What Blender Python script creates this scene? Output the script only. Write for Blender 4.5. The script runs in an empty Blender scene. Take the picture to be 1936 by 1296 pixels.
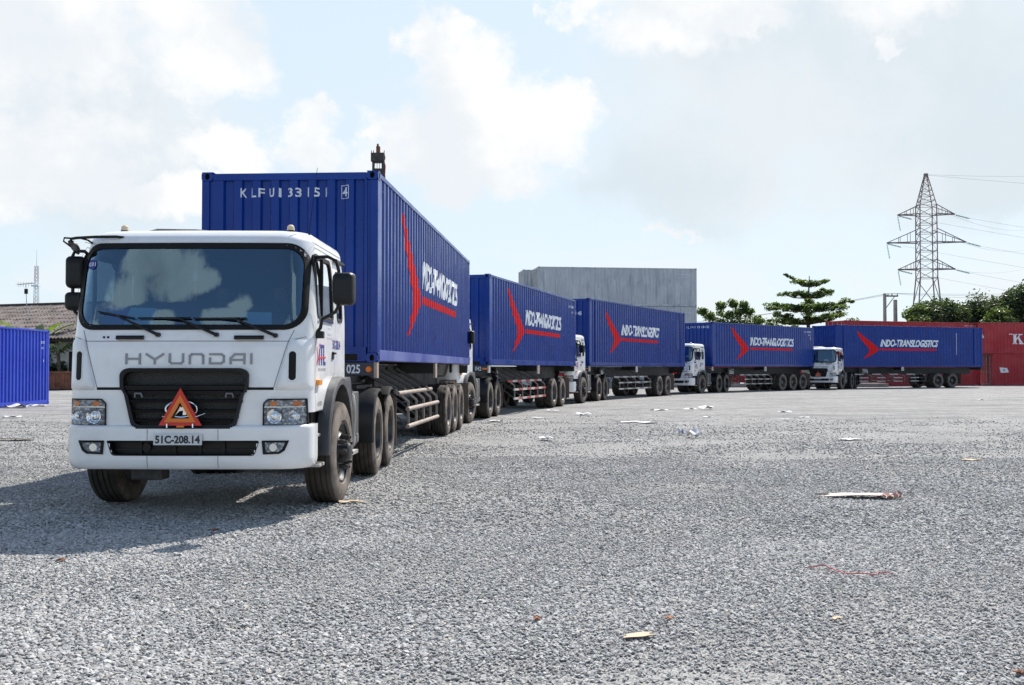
import bpy, bmesh, math, random
import numpy as np
from mathutils import Vector, Matrix
R = math.radians
random.seed(7)
rng = np.random.default_rng(7)
scene = bpy.context.scene
COL = scene.collection

# ---------------------------------------------------------------- camera
cam_d = bpy.data.cameras.new('camera')
cam_d.sensor_width = 36.0
cam_d.lens = 36.0 * 2019.4 / 1936.0
cam_d.clip_start = 0.1
cam_d.clip_end = 6000
cam = bpy.data.objects.new('camera', cam_d)
cam.location = (0, 0, 1.40)
cam.rotation_euler = (R(90 + 1.381), 0, 0)
COL.objects.link(cam)
scene.camera = cam

# ---------------------------------------------------------------- sun, sky, exposure
SUN_AZ, SUN_EL = R(28.5), R(46)
S = Vector((math.sin(SUN_AZ) * math.cos(SUN_EL), math.cos(SUN_AZ) * math.cos(SUN_EL), math.sin(SUN_EL)))
sun_d = bpy.data.lights.new('sun', 'SUN')
sun_d.energy = 5.0
sun_d.angle = R(0.5)
sun_d.color = (1.0, 0.955, 0.89)
sun = bpy.data.objects.new('sun', sun_d)
sun.rotation_euler = S.to_track_quat('Z', 'Y').to_euler()
sun.location = S * 300
COL.objects.link(sun)

SKY_STRENGTH = 0.12
world = bpy.data.worlds.new('World')
scene.world = world
world.use_nodes = True
WT = world.node_tree
for n in list(WT.nodes):
    WT.nodes.remove(n)

def wnode(kind, **kw):
    n = WT.nodes.new(kind)
    for k, v in kw.items():
        setattr(n, k, v)
    return n

def wmath(op, a, b=None, c=None, clamp=False):
    n = wnode('ShaderNodeMath', operation=op)
    n.use_clamp = clamp
    for i, v in enumerate((a, b, c)):
        if v is None:
            continue
        if isinstance(v, (int, float)):
            n.inputs[i].default_value = v
        else:
            WT.links.new(v, n.inputs[i])
    return n.outputs[0]

def wsmooth(v, lo, hi, a=0.0, b=1.0):
    n = wnode('ShaderNodeMapRange', interpolation_type='SMOOTHSTEP')
    WT.links.new(v, n.inputs[0])
    for i, x in zip((1, 2, 3, 4), (lo, hi, a, b)):
        n.inputs[i].default_value = x
    return n.outputs[0]

def wmix(f, a, b):
    n = wnode('ShaderNodeMix', data_type='RGBA')
    for s, v in ((n.inputs[0], f), (n.inputs[6], a), (n.inputs[7], b)):
        if isinstance(v, tuple):
            s.default_value = (*v, 1)
        elif isinstance(v, (int, float)):
            s.default_value = v
        else:
            WT.links.new(v, s)
    return n.outputs[2]

sky = wnode('ShaderNodeTexSky', sky_type='NISHITA')
sky.sun_disc = False
sky.sun_elevation = SUN_EL
sky.sun_rotation = SUN_AZ
sky.altitude = 0
sky.air_density = 1.0
sky.dust_density = 0.7
sky.ozone_density = 2.2
tc = wnode('ShaderNodeTexCoord')
GEN = tc.outputs['Generated']
sx = wnode('ShaderNodeSeparateXYZ')
WT.links.new(GEN, sx.inputs[0])

def wnoise(scale, detail=6.0, rough=0.55, squash=1.0, off=0.0):
    m = wnode('ShaderNodeMapping')
    m.inputs['Scale'].default_value = (1, 1, squash)
    m.inputs['Location'].default_value = (off, off * 0.7, off * 1.3)
    WT.links.new(GEN, m.inputs[0])
    n = wnode('ShaderNodeTexNoise')
    n.inputs['Scale'].default_value = scale
    n.inputs['Detail'].default_value = detail
    n.inputs['Roughness'].default_value = rough
    WT.links.new(m.outputs[0], n.inputs[0])
    return n.outputs[0]

az0 = wmath('ARCTAN2', sx.outputs[0], sx.outputs[1])
el0 = wmath('ARCSINE', sx.outputs[2])
w1, w2 = wnoise(17, 9, 0.62), wnoise(17, 9, 0.62, off=5.3)
az = wmath('MULTIPLY_ADD', wmath('SUBTRACT', w1, 0.5), 0.11, az0)
el = wmath('MULTIPLY_ADD', wmath('SUBTRACT', w2, 0.5), 0.09, el0)

def blobs(lst):
    out = None
    for px, py, rx, ry in lst:      # cloud centres and half sizes as angles
        a, e = (px - 968) / 2019, (697 - py) / 2019
        da = wmath('MULTIPLY', wmath('SUBTRACT', az, a), 2019 / rx)
        de = wmath('MULTIPLY', wmath('SUBTRACT', el, e), 2019 / ry)
        d = wmath('SUBTRACT', 1.0, wmath('ADD', wmath('MULTIPLY', da, da), wmath('MULTIPLY', de, de)))
        out = d if out is None else wmath('SMOOTH_MAX', out, d, 0.25)
    return wmath('MAXIMUM', out, -3.0)

fbm = wnoise(16, 9, 0.62, 1.2, 2.1)
cum = blobs([(60, 60, 360, 240), (370, 110, 140, 130), (60, 330, 330, 130), (430, 300, 100, 62), (590, 270, 85, 75), (625, 220, 34, 40),
             (800, 85, 70, 62), (860, 70, 52, 50), (860, 150, 105, 100), (900, 240, 160, 110), (1010, 230, 125, 90), (1060, 200, 62, 62), (850, 330, 230, 60), (765, 260, 70, 50),
             (1090, 40, 50, 42), (1300, 20, 240, 100), (1650, 50, 150, 70), (1420, 70, 90, 40), (1650, 130, 40, 22), (300, 385, 300, 45), (1250, 450, 60, 12)])
cum = wmath('MULTIPLY_ADD', wmath('SUBTRACT', fbm, 0.5), 2.2, cum)
cum_m = wsmooth(cum, -0.12, 0.80)
veil = blobs([(1580, 180, 470, 240), (1330, 330, 250, 120), (1850, 320, 420, 130), (200, 300, 300, 170)])
veil = wmath('MULTIPLY_ADD', wmath('SUBTRACT', fbm, 0.5), 1.2, veil)
veil_m = wsmooth(veil, -0.45, 0.8, 0.0, 0.9)
# everywhere else: broken cumulus from noise
gn = wnoise(2.3, 8, 0.58, 1.6, 3.7)
gen_m = wmath('MULTIPLY', wsmooth(gn, 0.50, 0.60), wsmooth(el0, 0.36, 0.50))
gen_m = wmath('MULTIPLY', gen_m, wsmooth(sx.outputs[1], -0.1, 0.2))
# behind the camera: a few cumulus in a deeper blue sky, as the windscreen mirrors them
yb = wmath('MAXIMUM', wmath('MULTIPLY', sx.outputs[1], -1.0), 0.05)
bu, bv = wmath('DIVIDE', sx.outputs[0], yb), wmath('DIVIDE', sx.outputs[2], yb)
bout = None
for u_, v_, ru, rv in ((-.50, .645, .12, .05), (-.43, .615, .10, .04), (-.56, .60, .08, .05), (-.34, .60, .05, .018), (-.235, .545, .035, .035), (-.27, .52, .06, .02), (-.44, .525, .05, .015),
                       (-.9, .5, .25, .12), (.35, .42, .25, .12), (.8, .7, .3, .14), (.05, .95, .3, .1), (-.7, 1.05, .3, .15), (-1.6, .5, .4, .2), (1.7, .4, .5, .2), (.1, .22, .5, .06), (-.6, .2, .4, .05)):
    q1 = wmath('DIVIDE', wmath('SUBTRACT', bu, u_), ru)
    q2 = wmath('DIVIDE', wmath('SUBTRACT', bv, v_), rv)
    q = wmath('SUBTRACT', 1.0, wmath('ADD', wmath('MULTIPLY', q1, q1), wmath('MULTIPLY', q2, q2)))
    bout = q if bout is None else wmath('SMOOTH_MAX', bout, q, 0.25)
bout = wmath('MULTIPLY_ADD', wmath('SUBTRACT', wnoise(19, 9, 0.64, 1.3, 6.1), 0.5), 3.4, wmath('MAXIMUM', bout, -3.0))
back = wmath('MULTIPLY', wsmooth(bout, -0.1, 0.7), wsmooth(sx.outputs[1], -0.02, -0.15))
gen_m = wmath('MAXIMUM', gen_m, back)
low = wmath('MULTIPLY', wsmooth(wnoise(9, 8, 0.6, 2.2, 8.0), 0.46, 0.62), wsmooth(el0, 0.16, 0.03))
low = wmath('MULTIPLY', low, 0.75)
K = 0.668 / SKY_STRENGTH      # cloud white just below full white at this exposure
shade = wnoise(6, 7, 0.6, 1.0, 11.0)
white = wmix(wsmooth(shade, 0.38, 0.58), (0.86 * K, 0.905 * K, 0.95 * K), (1.03 * K, 1.03 * K, 1.03 * K))
grey = wmix(wsmooth(shade, 0.35, 0.62), (0.735 * K, 0.815 * K, 0.87 * K), (0.83 * K, 0.885 * K, 0.925 * K))
gcol = wmix(wsmooth(gn, 0.55, 0.72), (1.0 * K, 1.1 * K, 1.17 * K), (0.52 * K, 0.62 * K, 0.70 * K))
c = sky.outputs[0]
hz = wmath('MULTIPLY', wsmooth(el0, 0.95, 0.22), wsmooth(sx.outputs[1], -0.3, 0.5, 0.04, 1.0))
c = wmix(wmath('MULTIPLY', hz, 0.90), c, (0.775 * K, 0.89 * K, 0.97 * K))
c = wmix(veil_m, c, grey)
c = wmix(low, c, (0.90 * K, 0.93 * K, 0.96 * K))
c = wmix(cum_m, c, white)
c = wmix(gen_m, c, gcol)
bg = wnode('ShaderNodeBackground')
bg.inputs[1].default_value = SKY_STRENGTH
WT.links.new(c, bg.inputs[0])
wo = wnode('ShaderNodeOutputWorld')
WT.links.new(bg.outputs[0], wo.inputs[0])

scene.view_settings.view_transform = 'Standard'
scene.view_settings.look = 'None'
scene.view_settings.gamma = 1.0
scene.view_settings.exposure = 0.58
scene.view_settings.use_curve_mapping = False
scene.render.engine = 'CYCLES'
scene.cycles.max_bounces = 8
scene.cycles.transparent_max_bounces = 24
scene.cycles.caustics_reflective = False
scene.cycles.caustics_refractive = False
scene.cycles.use_denoising = True
scene.cycles.denoiser = 'OPENIMAGEDENOISE'

# ---------------------------------------------------------------- helpers
class MB:
    """collects faces and links them as ONE mesh object"""
    def __init__(self):
        self.v, self.f, self.m = [], [], []
        self.mi = 0
    def add(self, vs, fs, M=None):
        o = len(self.v)
        if M is not None:
            vs = [tuple(M @ Vector(p)) for p in vs]
        self.v += [tuple(p) for p in vs]
        self.f += [tuple(i + o for i in q) for q in fs]
        self.m += [self.mi] * len(fs)
        return self
    def box(self, x0, x1, y0, y1, z0, z1, M=None):
        vs = [(x, y, z) for z in (z0, z1) for y in (y0, y1) for x in (x0, x1)]
        fs = [(0, 2, 3, 1), (4, 5, 7, 6), (0, 1, 5, 4), (1, 3, 7, 5), (3, 2, 6, 7), (2, 0, 4, 6)]
        return self.add(vs, fs, M)
    def bar(self, p0, p1, w, h=None):
        """square bar between two points"""
        p0, p1 = Vector(p0), Vector(p1)
        d = (p1 - p0)
        L = d.length
        if L < 1e-6:
            return self
        q = d.to_track_quat('Z', 'Y').to_matrix().to_4x4()
        h = h or w
        return self.box(-w / 2, w / 2, -h / 2, h / 2, 0, L, Matrix.Translation(p0) @ q)
    def cyl(self, p0, p1, r0, r1=None, n=12, caps=True):
        p0, p1 = Vector(p0), Vector(p1)
        r1 = r0 if r1 is None else r1
        d = (p1 - p0)
        q = d.to_track_quat('Z', 'Y').to_matrix()
        vs = []
        for p, r in ((p0, r0), (p1, r1)):
            for i in range(n):
                a = 2 * math.pi * i / n
                vs.append(p + q @ Vector((r * math.cos(a), r * math.sin(a), 0)))
        fs = [(i, (i + 1) % n, n + (i + 1) % n, n + i) for i in range(n)]
        if caps:
            fs += [tuple(range(n - 1, -1, -1)), tuple(range(n, 2 * n))]
        return self.add(vs, fs)
    def tube(self, pts, r, n=8, closed=False):
        pts = [Vector(p) for p in pts]
        rs = r if isinstance(r, (list, tuple)) else [r] * len(pts)
        vs, fs = [], []
        N = len(pts)
        prev = None
        for k, p in enumerate(pts):
            if closed:
                t = (pts[(k + 1) % N] - pts[k - 1]).normalized()
            else:
                t = (pts[min(k + 1, N - 1)] - pts[max(k - 1, 0)]).normalized()
            if prev is None:
                u = t.orthogonal().normalized()
            else:
                u = (prev - t * prev.dot(t))
                u = u.normalized() if u.length > 1e-6 else t.orthogonal().normalized()
            prev = u
            w = t.cross(u)
            for i in range(n):
                a = 2 * math.pi * i / n
                vs.append(p + (u * math.cos(a) + w * math.sin(a)) * rs[k])
        for k in range(N if closed else N - 1):
            a, b = k * n, ((k + 1) % N) * n
            fs += [(a + i, a + (i + 1) % n, b + (i + 1) % n, b + i) for i in range(n)]
        if not closed:
            fs += [tuple(range(n - 1, -1, -1)), tuple(range((N - 1) * n, N * n))]
        return self.add(vs, fs)
    def lathe_x(self, prof, n=48, cy=0, cz=0, closed=True):
        """profile of (x, r) turned round the x axis through (cy, cz)"""
        P = len(prof)
        vs = [(x, cy + r * math.cos(2 * math.pi * i / n), cz + r * math.sin(2 * math.pi * i / n))
              for i in range(n) for x, r in prof]
        fs = []
        for i in range(n):
            j = (i + 1) % n
            for k in range(P if closed else P - 1):
                l = (k + 1) % P
                fs.append((i * P + k, i * P + l, j * P + l, j * P + k))
        return self.add(vs, fs)
    def rows(self, rows, closed=False):
        """grid from rows of equal length"""
        n = len(rows[0])
        vs = [p for r in rows for p in r]
        fs = []
        for a in range(len(rows) - 1):
            for i in range(n if closed else n - 1):
                j = (i + 1) % n
                fs.append((a * n + i, a * n + j, (a + 1) * n + j, (a + 1) * n + i))
        return self.add(vs, fs)
    def prism(self, poly, fn, d):
        """2-D polygon to 3-D by fn(u, v, w), w = 0 and d"""
        n = len(poly)
        vs = [fn(u, v, 0) for u, v in poly] + [fn(u, v, d) for u, v in poly]
        fs = [tuple(range(n)), tuple(range(2 * n - 1, n - 1, -1))]
        fs += [(i, i + n, (i + 1) % n + n, (i + 1) % n) for i in range(n)]
        return self.add(vs, fs)
    def mesh(self, name, mats, smooth=None, bevel=0, fix=True):
        me = bpy.data.meshes.new(name)
        me.from_pydata(self.v, [], self.f)
        if not isinstance(mats, (list, tuple)):
            mats = [mats]
        for m in mats:
            me.materials.append(m)
        if len(mats) > 1:
            me.polygons.foreach_set('material_index', self.m)
        if fix or bevel:
            bm = bmesh.new()
            bm.from_mesh(me)
            if bevel:
                bmesh.ops.bevel(bm, geom=[e for e in bm.edges if len(e.link_faces) == 2 and e.calc_face_angle(0) > 0.6],
                                offset=bevel, segments=2, affect='EDGES', profile=0.6)
            if fix:
                bmesh.ops.recalc_face_normals(bm, faces=bm.faces)
            bm.to_mesh(me)
            bm.free()
        if smooth:
            me.polygons.foreach_set('use_smooth', [True] * len(me.polygons))
            me.set_sharp_from_angle(angle=R(smooth))
        me.update()
        return me
    def build(self, name, mats, parent=None, smooth=None, bevel=0, fix=True, kind=None):
        return link(name, self.mesh(name, mats, smooth, bevel, fix), parent, kind)

def link(name, data, parent=None, kind=None):
    o = bpy.data.objects.new(name, data)
    COL.objects.link(o)
    if parent is not None:
        o.parent = parent
    if kind:
        o['kind'] = kind
    return o

def tag(o, label, cat, group=None):
    o['label'] = label
    o['category'] = cat
    if group:
        o['group'] = group
    return o

def thing(name, label, cat, loc=(0, 0, 0), rz=0.0, group=None):
    o = bpy.data.objects.new(name, None)
    COL.objects.link(o)
    o.location = loc
    o.rotation_euler = (0, 0, rz)
    return tag(o, label, cat, group)

def copy_tree(o, parent=None, skip=()):
    c = o.copy()
    COL.objects.link(c)
    c.parent = parent
    for ch in list(o.children):
        if ch.name.split('.')[0] in skip:
            continue
        copy_tree(ch, c, skip)
    return c

def lerp(tab, x):
    if x <= tab[0][0]:
        return tab[0][1]
    for (a, b), (c_, d) in zip(tab, tab[1:]):
        if x <= c_:
            return b + (d - b) * (x - a) / (c_ - a)
    return tab[-1][1]

def ground_at(px, py, z=0.0):
    """where the line of sight of a photo pixel meets the height z: only used to read positions off the photograph"""
    f, pt = 2019.4, R(1.381)
    a, b = (px - 968) / f, (648 - py) / f
    d = Vector((a, math.cos(pt) - b * math.sin(pt), math.sin(pt) + b * math.cos(pt)))
    t = (z - 1.40) / d.z
    return d.x * t, d.y * t

# ---------------------------------------------------------------- materials
class NT:
    def __init__(self, name):
        self.mat = bpy.data.materials.new(name)
        self.mat.use_nodes = True
        self.t = self.mat.node_tree
        self.p = self.t.nodes['Principled BSDF']
        self.out = self.t.nodes['Material Output']
        self._tc = None
    def n(self, kind, **kw):
        x = self.t.nodes.new(kind)
        for k, v in kw.items():
            setattr(x, k, v)
        return x
    def put(self, sock, v):
        if isinstance(v, tuple) and len(v) == 3 and sock.type == 'RGBA':
            sock.default_value = (*v, 1)
        elif isinstance(v, (int, float, tuple)):
            sock.default_value = v
        else:
            self.t.links.new(v, sock)
    def co(self, scale=(1, 1, 1), rnd=True):
        if self._tc is None:
            self._tc = self.n('ShaderNodeTexCoord')
            oi = self.n('ShaderNodeObjectInfo')
            m = self.n('ShaderNodeVectorMath', operation='ADD')
            mu = self.n('ShaderNodeMath', operation='MULTIPLY')
            mu.inputs[1].default_value = 37.0
            self.t.links.new(oi.outputs['Random'], mu.inputs[0])
            self.t.links.new(self._tc.outputs['Object'], m.inputs[0])
            self.t.links.new(mu.outputs[0], m.inputs[1])
            self._rc, self._oi = m.outputs[0], oi
        src = self._rc if rnd else self._tc.outputs['Object']
        mp = self.n('ShaderNodeMapping')
        mp.inputs['Scale'].default_value = scale
        self.t.links.new(src, mp.inputs[0])
        return mp.outputs[0]
    def noise(self, s, detail=4.0, rough=0.55, scale=(1, 1, 1), rnd=True, co=None):
        x = self.n('ShaderNodeTexNoise')
        x.inputs['Scale'].default_value = s
        x.inputs['Detail'].default_value = detail
        x.inputs['Roughness'].default_value = rough
        self.t.links.new(co if co is not None else self.co(scale, rnd), x.inputs[0])
        return x.outputs[0]
    def voro(self, s, feature='F1', out='Distance', scale=(1, 1, 1)):
        x = self.n('ShaderNodeTexVoronoi', feature=feature)
        x.inputs['Scale'].default_value = s
        self.t.links.new(self.co(scale), x.inputs[0])
        return x.outputs[out]
    def rng(self, v, lo, hi, a=0.0, b=1.0, smooth=True):
        x = self.n('ShaderNodeMapRange')
        if smooth:
            x.interpolation_type = 'SMOOTHSTEP'
        self.put(x.inputs[0], v)
        for i, q in zip((1, 2, 3, 4), (lo, hi, a, b)):
            self.put(x.inputs[i], q)
        return x.outputs[0]
    def math(self, op, a, b=None):
        x = self.n('ShaderNodeMath', operation=op)
        self.put(x.inputs[0], a)
        if b is not None:
            self.put(x.inputs[1], b)
        return x.outputs[0]
    def mix(self, f, a, b, blend='MIX'):
        x = self.n('ShaderNodeMix', data_type='RGBA', blend_type=blend)
        self.put(x.inputs[0], f)
        self.put(x.inputs[6], a)
        self.put(x.inputs[7], b)
        return x.outputs[2]
    def bump(self, h, strength=0.3, dist=0.01):
        x = self.n('ShaderNodeBump')
        x.inputs['Strength'].default_value = strength
        x.inputs['Distance'].default_value = dist
        self.put(x.inputs['Height'], h)
        self.put(self.p.inputs['Normal'], x.outputs[0])
    def set(self, **kw):
        for k, v in kw.items():
            self.put(self.p.inputs[k.replace('_', ' ')], v)
        return self

def plain(name, col, rough=0.5, metal=0.0, var=0.12, vs=3.0, dirt=None, dirt_amt=0.5, ds=2.0, coat=0.0, bump=0.0, bs=40.0, spec=None):
    """paint, plastic or metal with uneven tone, optional dirt and fine relief"""
    t = NT(name)
    lo = tuple(max(0, x * (1 - var)) for x in col)
    hi = tuple(min(1, x * (1 + var)) for x in col)
    c_ = t.mix(t.rng(t.noise(vs, 5), 0.3, 0.7), lo, hi)
    r_ = rough
    if dirt:
        f = t.rng(t.noise(ds, 8, 0.65), 0.42, 0.72, 0.0, dirt_amt)
        c_ = t.mix(f, c_, dirt)
        r_ = t.rng(f, 0, max(dirt_amt, .01), rough, min(1, rough + 0.35))
    t.set(Base_Color=c_, Roughness=r_, Metallic=metal)
    if coat:
        t.set(Coat_Weight=coat, Coat_Roughness=0.06)
    if spec is not None:
        t.set(Specular_IOR_Level=spec)
    if bump:
        t.bump(t.noise(bs, 4), bump, 0.004)
    return t.mat

DUST = (0.30, 0.25, 0.20)
M = {}
M['white'] = plain('white_cab_paint', (0.78, 0.78, 0.78), 0.28, var=0.02, coat=0.5, dirt=(0.52, 0.49, 0.44), dirt_amt=0.22, ds=4.0)
M['seam'] = plain('panel_gap_shadow', (0.10, 0.10, 0.10), 0.8)
M['black'] = plain('black_plastic', (0.009, 0.009, 0.010), 0.45, var=0.2, bump=0.1, bs=120, spec=0.3)
M['blackmat'] = plain('black_rubber_trim', (0.006, 0.006, 0.0065), 0.6, var=0.2, spec=0.25)
M['fender'] = plain('dark_grey_fender_plastic', (0.045, 0.048, 0.055), 0.45, dirt=DUST, dirt_amt=0.22, ds=4)
M['chassis'] = plain('dark_chassis_paint', (0.022, 0.022, 0.024), 0.6, dirt=(0.16, 0.13, 0.11), dirt_amt=0.6, ds=5)
M['trailer'] = plain('dark_trailer_paint', (0.016, 0.018, 0.022), 0.55, dirt=(0.13, 0.105, 0.09), dirt_amt=0.4, ds=3)
M['bolster'] = plain('navy_bolster_paint', (0.016, 0.026, 0.05), 0.5, dirt=(0.12, 0.10, 0.09), dirt_amt=0.25, ds=3)
M['chrome'] = plain('chrome', (0.75, 0.76, 0.78), 0.12, 1.0, var=0.03)
M['silver'] = plain('silver_letter', (0.25, 0.25, 0.27), 0.4, 0.2, var=0.03)
M['steel'] = plain('galvanised_step', (0.42, 0.41, 0.40), 0.5, 0.6, dirt=DUST, dirt_amt=0.5)
M['tank'] = plain('air_tank_paint', (0.16, 0.16, 0.17), 0.45, dirt=DUST, dirt_amt=0.5, ds=6)
M['red'] = plain('red_reflector', (0.60, 0.022, 0.012), 0.4, var=0.06)
M['orange'] = plain('orange_reflector', (0.72, 0.17, 0.012), 0.4, var=0.06)
M['amber'] = plain('amber_lamp', (0.85, 0.30, 0.02), 0.25, var=0.06, coat=0.4)
M['cream'] = plain('beacon_lens', (0.62, 0.50, 0.34), 0.3, var=0.15)
M['plate'] = plain('white_plate', (0.62, 0.64, 0.66), 0.45, var=0.04)
M['ink'] = plain('dark_ink', (0.03, 0.03, 0.035), 0.6)
M['blueink'] = plain('blue_ink', (0.02, 0.025, 0.22), 0.5)
M['redink'] = plain('red_ink', (0.70, 0.02, 0.03), 0.5)
M['paleink'] = plain('pale_print', (0.62, 0.66, 0.74), 0.5)
M['greyink'] = plain('faint_grey_print', (0.50, 0.51, 0.56), 0.5)
M['mud'] = plain('mud_flap_rubber', (0.12, 0.09, 0.075), 0.85, dirt=(0.22, 0.17, 0.13), dirt_amt=0.6)
M['rim'] = plain('black_rim_paint', (0.02, 0.02, 0.022), 0.3, var=0.2, dirt=(0.20, 0.165, 0.135), dirt_amt=0.35, ds=6)
M['rimdust'] = plain('dusty_rim_paint', (0.05, 0.05, 0.052), 0.4, var=0.2, dirt=(0.24, 0.20, 0.165), dirt_amt=0.7, ds=5)
M['rail'] = plain('dusty_guard_rail', (0.30, 0.245, 0.21), 0.7, var=0.15, dirt=(0.30, 0.22, 0.17), dirt_amt=0.5, ds=5)
M['railwhite'] = plain('white_guard_band', (0.48, 0.465, 0.45), 0.6, dirt=DUST, dirt_amt=0.4, ds=5)
M['railred'] = plain('red_guard_band', (0.36, 0.03, 0.03), 0.6, dirt=DUST, dirt_amt=0.3, ds=5)
M['strut'] = plain('grey_guard_strut', (0.20, 0.185, 0.175), 0.65, dirt=DUST, dirt_amt=0.5, ds=5)
M['cabin'] = plain('cab_lining', (0.07, 0.085, 0.11), 0.8)
M['dash'] = plain('dashboard_plastic', (0.035, 0.038, 0.042), 0.7)
M['seat'] = plain('seat_cloth', (0.05, 0.06, 0.09), 0.9)
M['paperblue'] = plain('pale_blue_paper', (0.55, 0.72, 0.78), 0.7, var=0.04)
M['paperdark'] = plain('blue_folder', (0.05, 0.07, 0.35), 0.6)
M['mirrorglass'] = plain('mirror_glass', (0.8, 0.82, 0.84), 0.03, 1.0, var=0.01)

def tyre_mat(name, dusty):
    t = NT(name)
    f = t.rng(t.noise(5, 7, 0.62), 0.30, 0.68, 0.25, dusty)
    sp = t.n('ShaderNodeSeparateXYZ')
    t.t.links.new(t.co((1, 1, 1), False), sp.inputs[0])
    wall = t.rng(t.math('ABSOLUTE', sp.outputs[0]), 0.125, 0.150, 0.25, 1.0)     # dust clings to the side walls
    f = t.math('MULTIPLY', f, wall)
    c_ = t.mix(f, (0.016, 0.0155, 0.015), (0.27, 0.225, 0.19))
    t.set(Base_Color=c_, Roughness=0.9, Specular_IOR_Level=0.2)
    t.bump(t.noise(90, 3), 0.25, 0.004)
    return t.mat
M['tyre'] = tyre_mat('dusty_tyre_rubber', 0.85)
M['tyre2'] = tyre_mat('very_dusty_tyre_rubber', 0.9)

def glass_mat(name, tint, ior=1.5, rough=0.0, boost=1.6, coat=(1, 1, 1)):
    t = NT(name)
    t.t.nodes.remove(t.p)
    g = t.n('ShaderNodeNewGeometry')
    fr = t.n('ShaderNodeFresnel')
    x = t.math('SUBTRACT', ior, t.math('MULTIPLY', g.outputs['Backfacing'], ior - 1 / ior))
    t.put(fr.inputs[0], x)
    tr = t.n('ShaderNodeBsdfTransparent')
    tr.inputs[0].default_value = (*tint, 1)
    gl = t.n('ShaderNodeBsdfGlossy')
    gl.inputs['Roughness'].default_value = rough
    gl.inputs['Color'].default_value = (*coat, 1)
    mx = t.n('ShaderNodeMixShader')
    t.put(mx.inputs[0], t.math('MULTIPLY', fr.outputs[0], boost))
    t.t.links.new(tr.outputs[0], mx.inputs[1])
    t.t.links.new(gl.outputs[0], mx.inputs[2])
    t.t.links.new(mx.outputs[0], t.out.inputs[0])
    return t.mat
M['glass'] = glass_mat('tinted_windscreen_glass', (0.30, 0.44, 0.55), 1.52, 0.0, 4.2, (0.60, 0.84, 1.0))
M['sideglass'] = glass_mat('side_window_glass', (0.25, 0.30, 0.34), 1.9, 0.0, 2.5)
M['lens'] = glass_mat('clear_lamp_lens', (0.90, 0.92, 0.93), 1.35, 0.0, 1.0)

def reflector_mat():
    t = NT('lamp_reflector')
    v = t.voro(26)
    t.set(Base_Color=t.mix(t.rng(v, 0.1, 0.6), (0.84, 0.86, 0.88), (0.42, 0.43, 0.45)), Metallic=0.35, Roughness=0.18)
    t.bump(v, 1.0, 0.05)
    return t.mat
M['reflector'] = reflector_mat()

def mesh_grille_mat():
    t = NT('honeycomb_grille')
    v = t.voro(70, scale=(1, 0.2, 1))
    t.set(Base_Color=t.mix(t.rng(v, 0.25, 0.42), (0.002, 0.002, 0.002), (0.010, 0.010, 0.011)), Roughness=0.5)
    t.bump(v, 0.5, 0.01)
    return t.mat
M['honeycomb'] = mesh_grille_mat()

def box_paint(name, col, fade, rust=0.0, rough=0.42, wear=0.05, streak=0.3, grime=(0.12, 0.11, 0.11)):
    """painted corrugated steel: faded patches, vertical streaks, scuffs, some rust"""
    t = NT(name)
    c_ = t.mix(t.rng(t.noise(0.8, 6, 0.6), 0.35, 0.7), col, fade)
    st = t.rng(t.noise(3.0, 6, 0.65, scale=(1, 1, 0.10)), 0.48, 0.74, 0, streak)
    c_ = t.mix(st, c_, grime)
    sc = t.rng(t.noise(9, 6, 0.75, scale=(1, 1, 0.6)), 0.70, 0.73, 0, min(1.0, wear * 12))
    c_ = t.mix(sc, c_, tuple(min(0.7, x * 0.5 + 0.38) for x in col))
    if rust:
        ru = t.rng(t.noise(2.2, 9, 0.72, scale=(1, 1, 0.45)), 0.60, 0.70, 0, rust)
        c_ = t.mix(ru, c_, (0.17, 0.075, 0.035))
    t.set(Base_Color=c_, Roughness=t.rng(t.noise(2, 5), 0.3, 0.7, max(.06, rough - 0.1), rough + 0.12))
    t.set(Specular_IOR_Level=0.16, Coat_Weight=0.5, Coat_IOR=1.3, Coat_Roughness=0.25)
    t.bump(t.noise(2.6, 4, 0.55), 0.14, 0.03)
    return t.mat
M['blue'] = box_paint('blue_container_paint', (0.001, 0.029, 0.215), (0.003, 0.040, 0.26), 0.04, 0.30, 0.07, 0.15, (0.02, 0.03, 0.09))
M['bluerail'] = box_paint('sun_sheen_blue_rail_paint', (0.05, 0.075, 0.31), (0.14, 0.17, 0.40), 0.25, 0.45, 0.08, 0.2, (0.20, 0.18, 0.19))  # paler blue carries the grazing sun sheen of the bottom rail
M['brightblue'] = box_paint('bright_blue_container_paint', (0.012, 0.04, 0.40), (0.02, 0.055, 0.46), 0.0, 0.4, 0.04, 0.1)
M['greybox'] = box_paint('weathered_grey_container_paint', (0.43, 0.455, 0.48), (0.54, 0.555, 0.565), 0.75, 0.6, 0.03, 0.6, (0.13, 0.15, 0.19))
M['redbox'] = box_paint('dull_red_container_paint', (0.38, 0.024, 0.034), (0.43, 0.05, 0.058), 0.2, 0.55, 0.03, 0.25, (0.16, 0.03, 0.035))
M['darkhole'] = plain('dark_opening', (0.006, 0.006, 0.008), 0.9)
M['decalwhite'] = plain('white_decal', (0.80, 0.83, 0.86), 0.45, var=0.04)
M['decalred'] = plain('red_decal', (0.66, 0.006, 0.012), 0.4, var=0.06, spec=0.15)

# ================================================================ GROUND
def gh(x, y):
    """gentle unevenness of the yard, in metres"""
    return (0.016 * np.sin(x * 0.9 + 0.6 * y) * np.sin(y * 0.7 - 0.3 * x) + 0.010 * np.sin(2.3 * x + 1.1 * y + 1.0)
            + 0.008 * np.sin(3.7 * y - 1.9 * x + 0.5)) - 0.012

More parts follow.
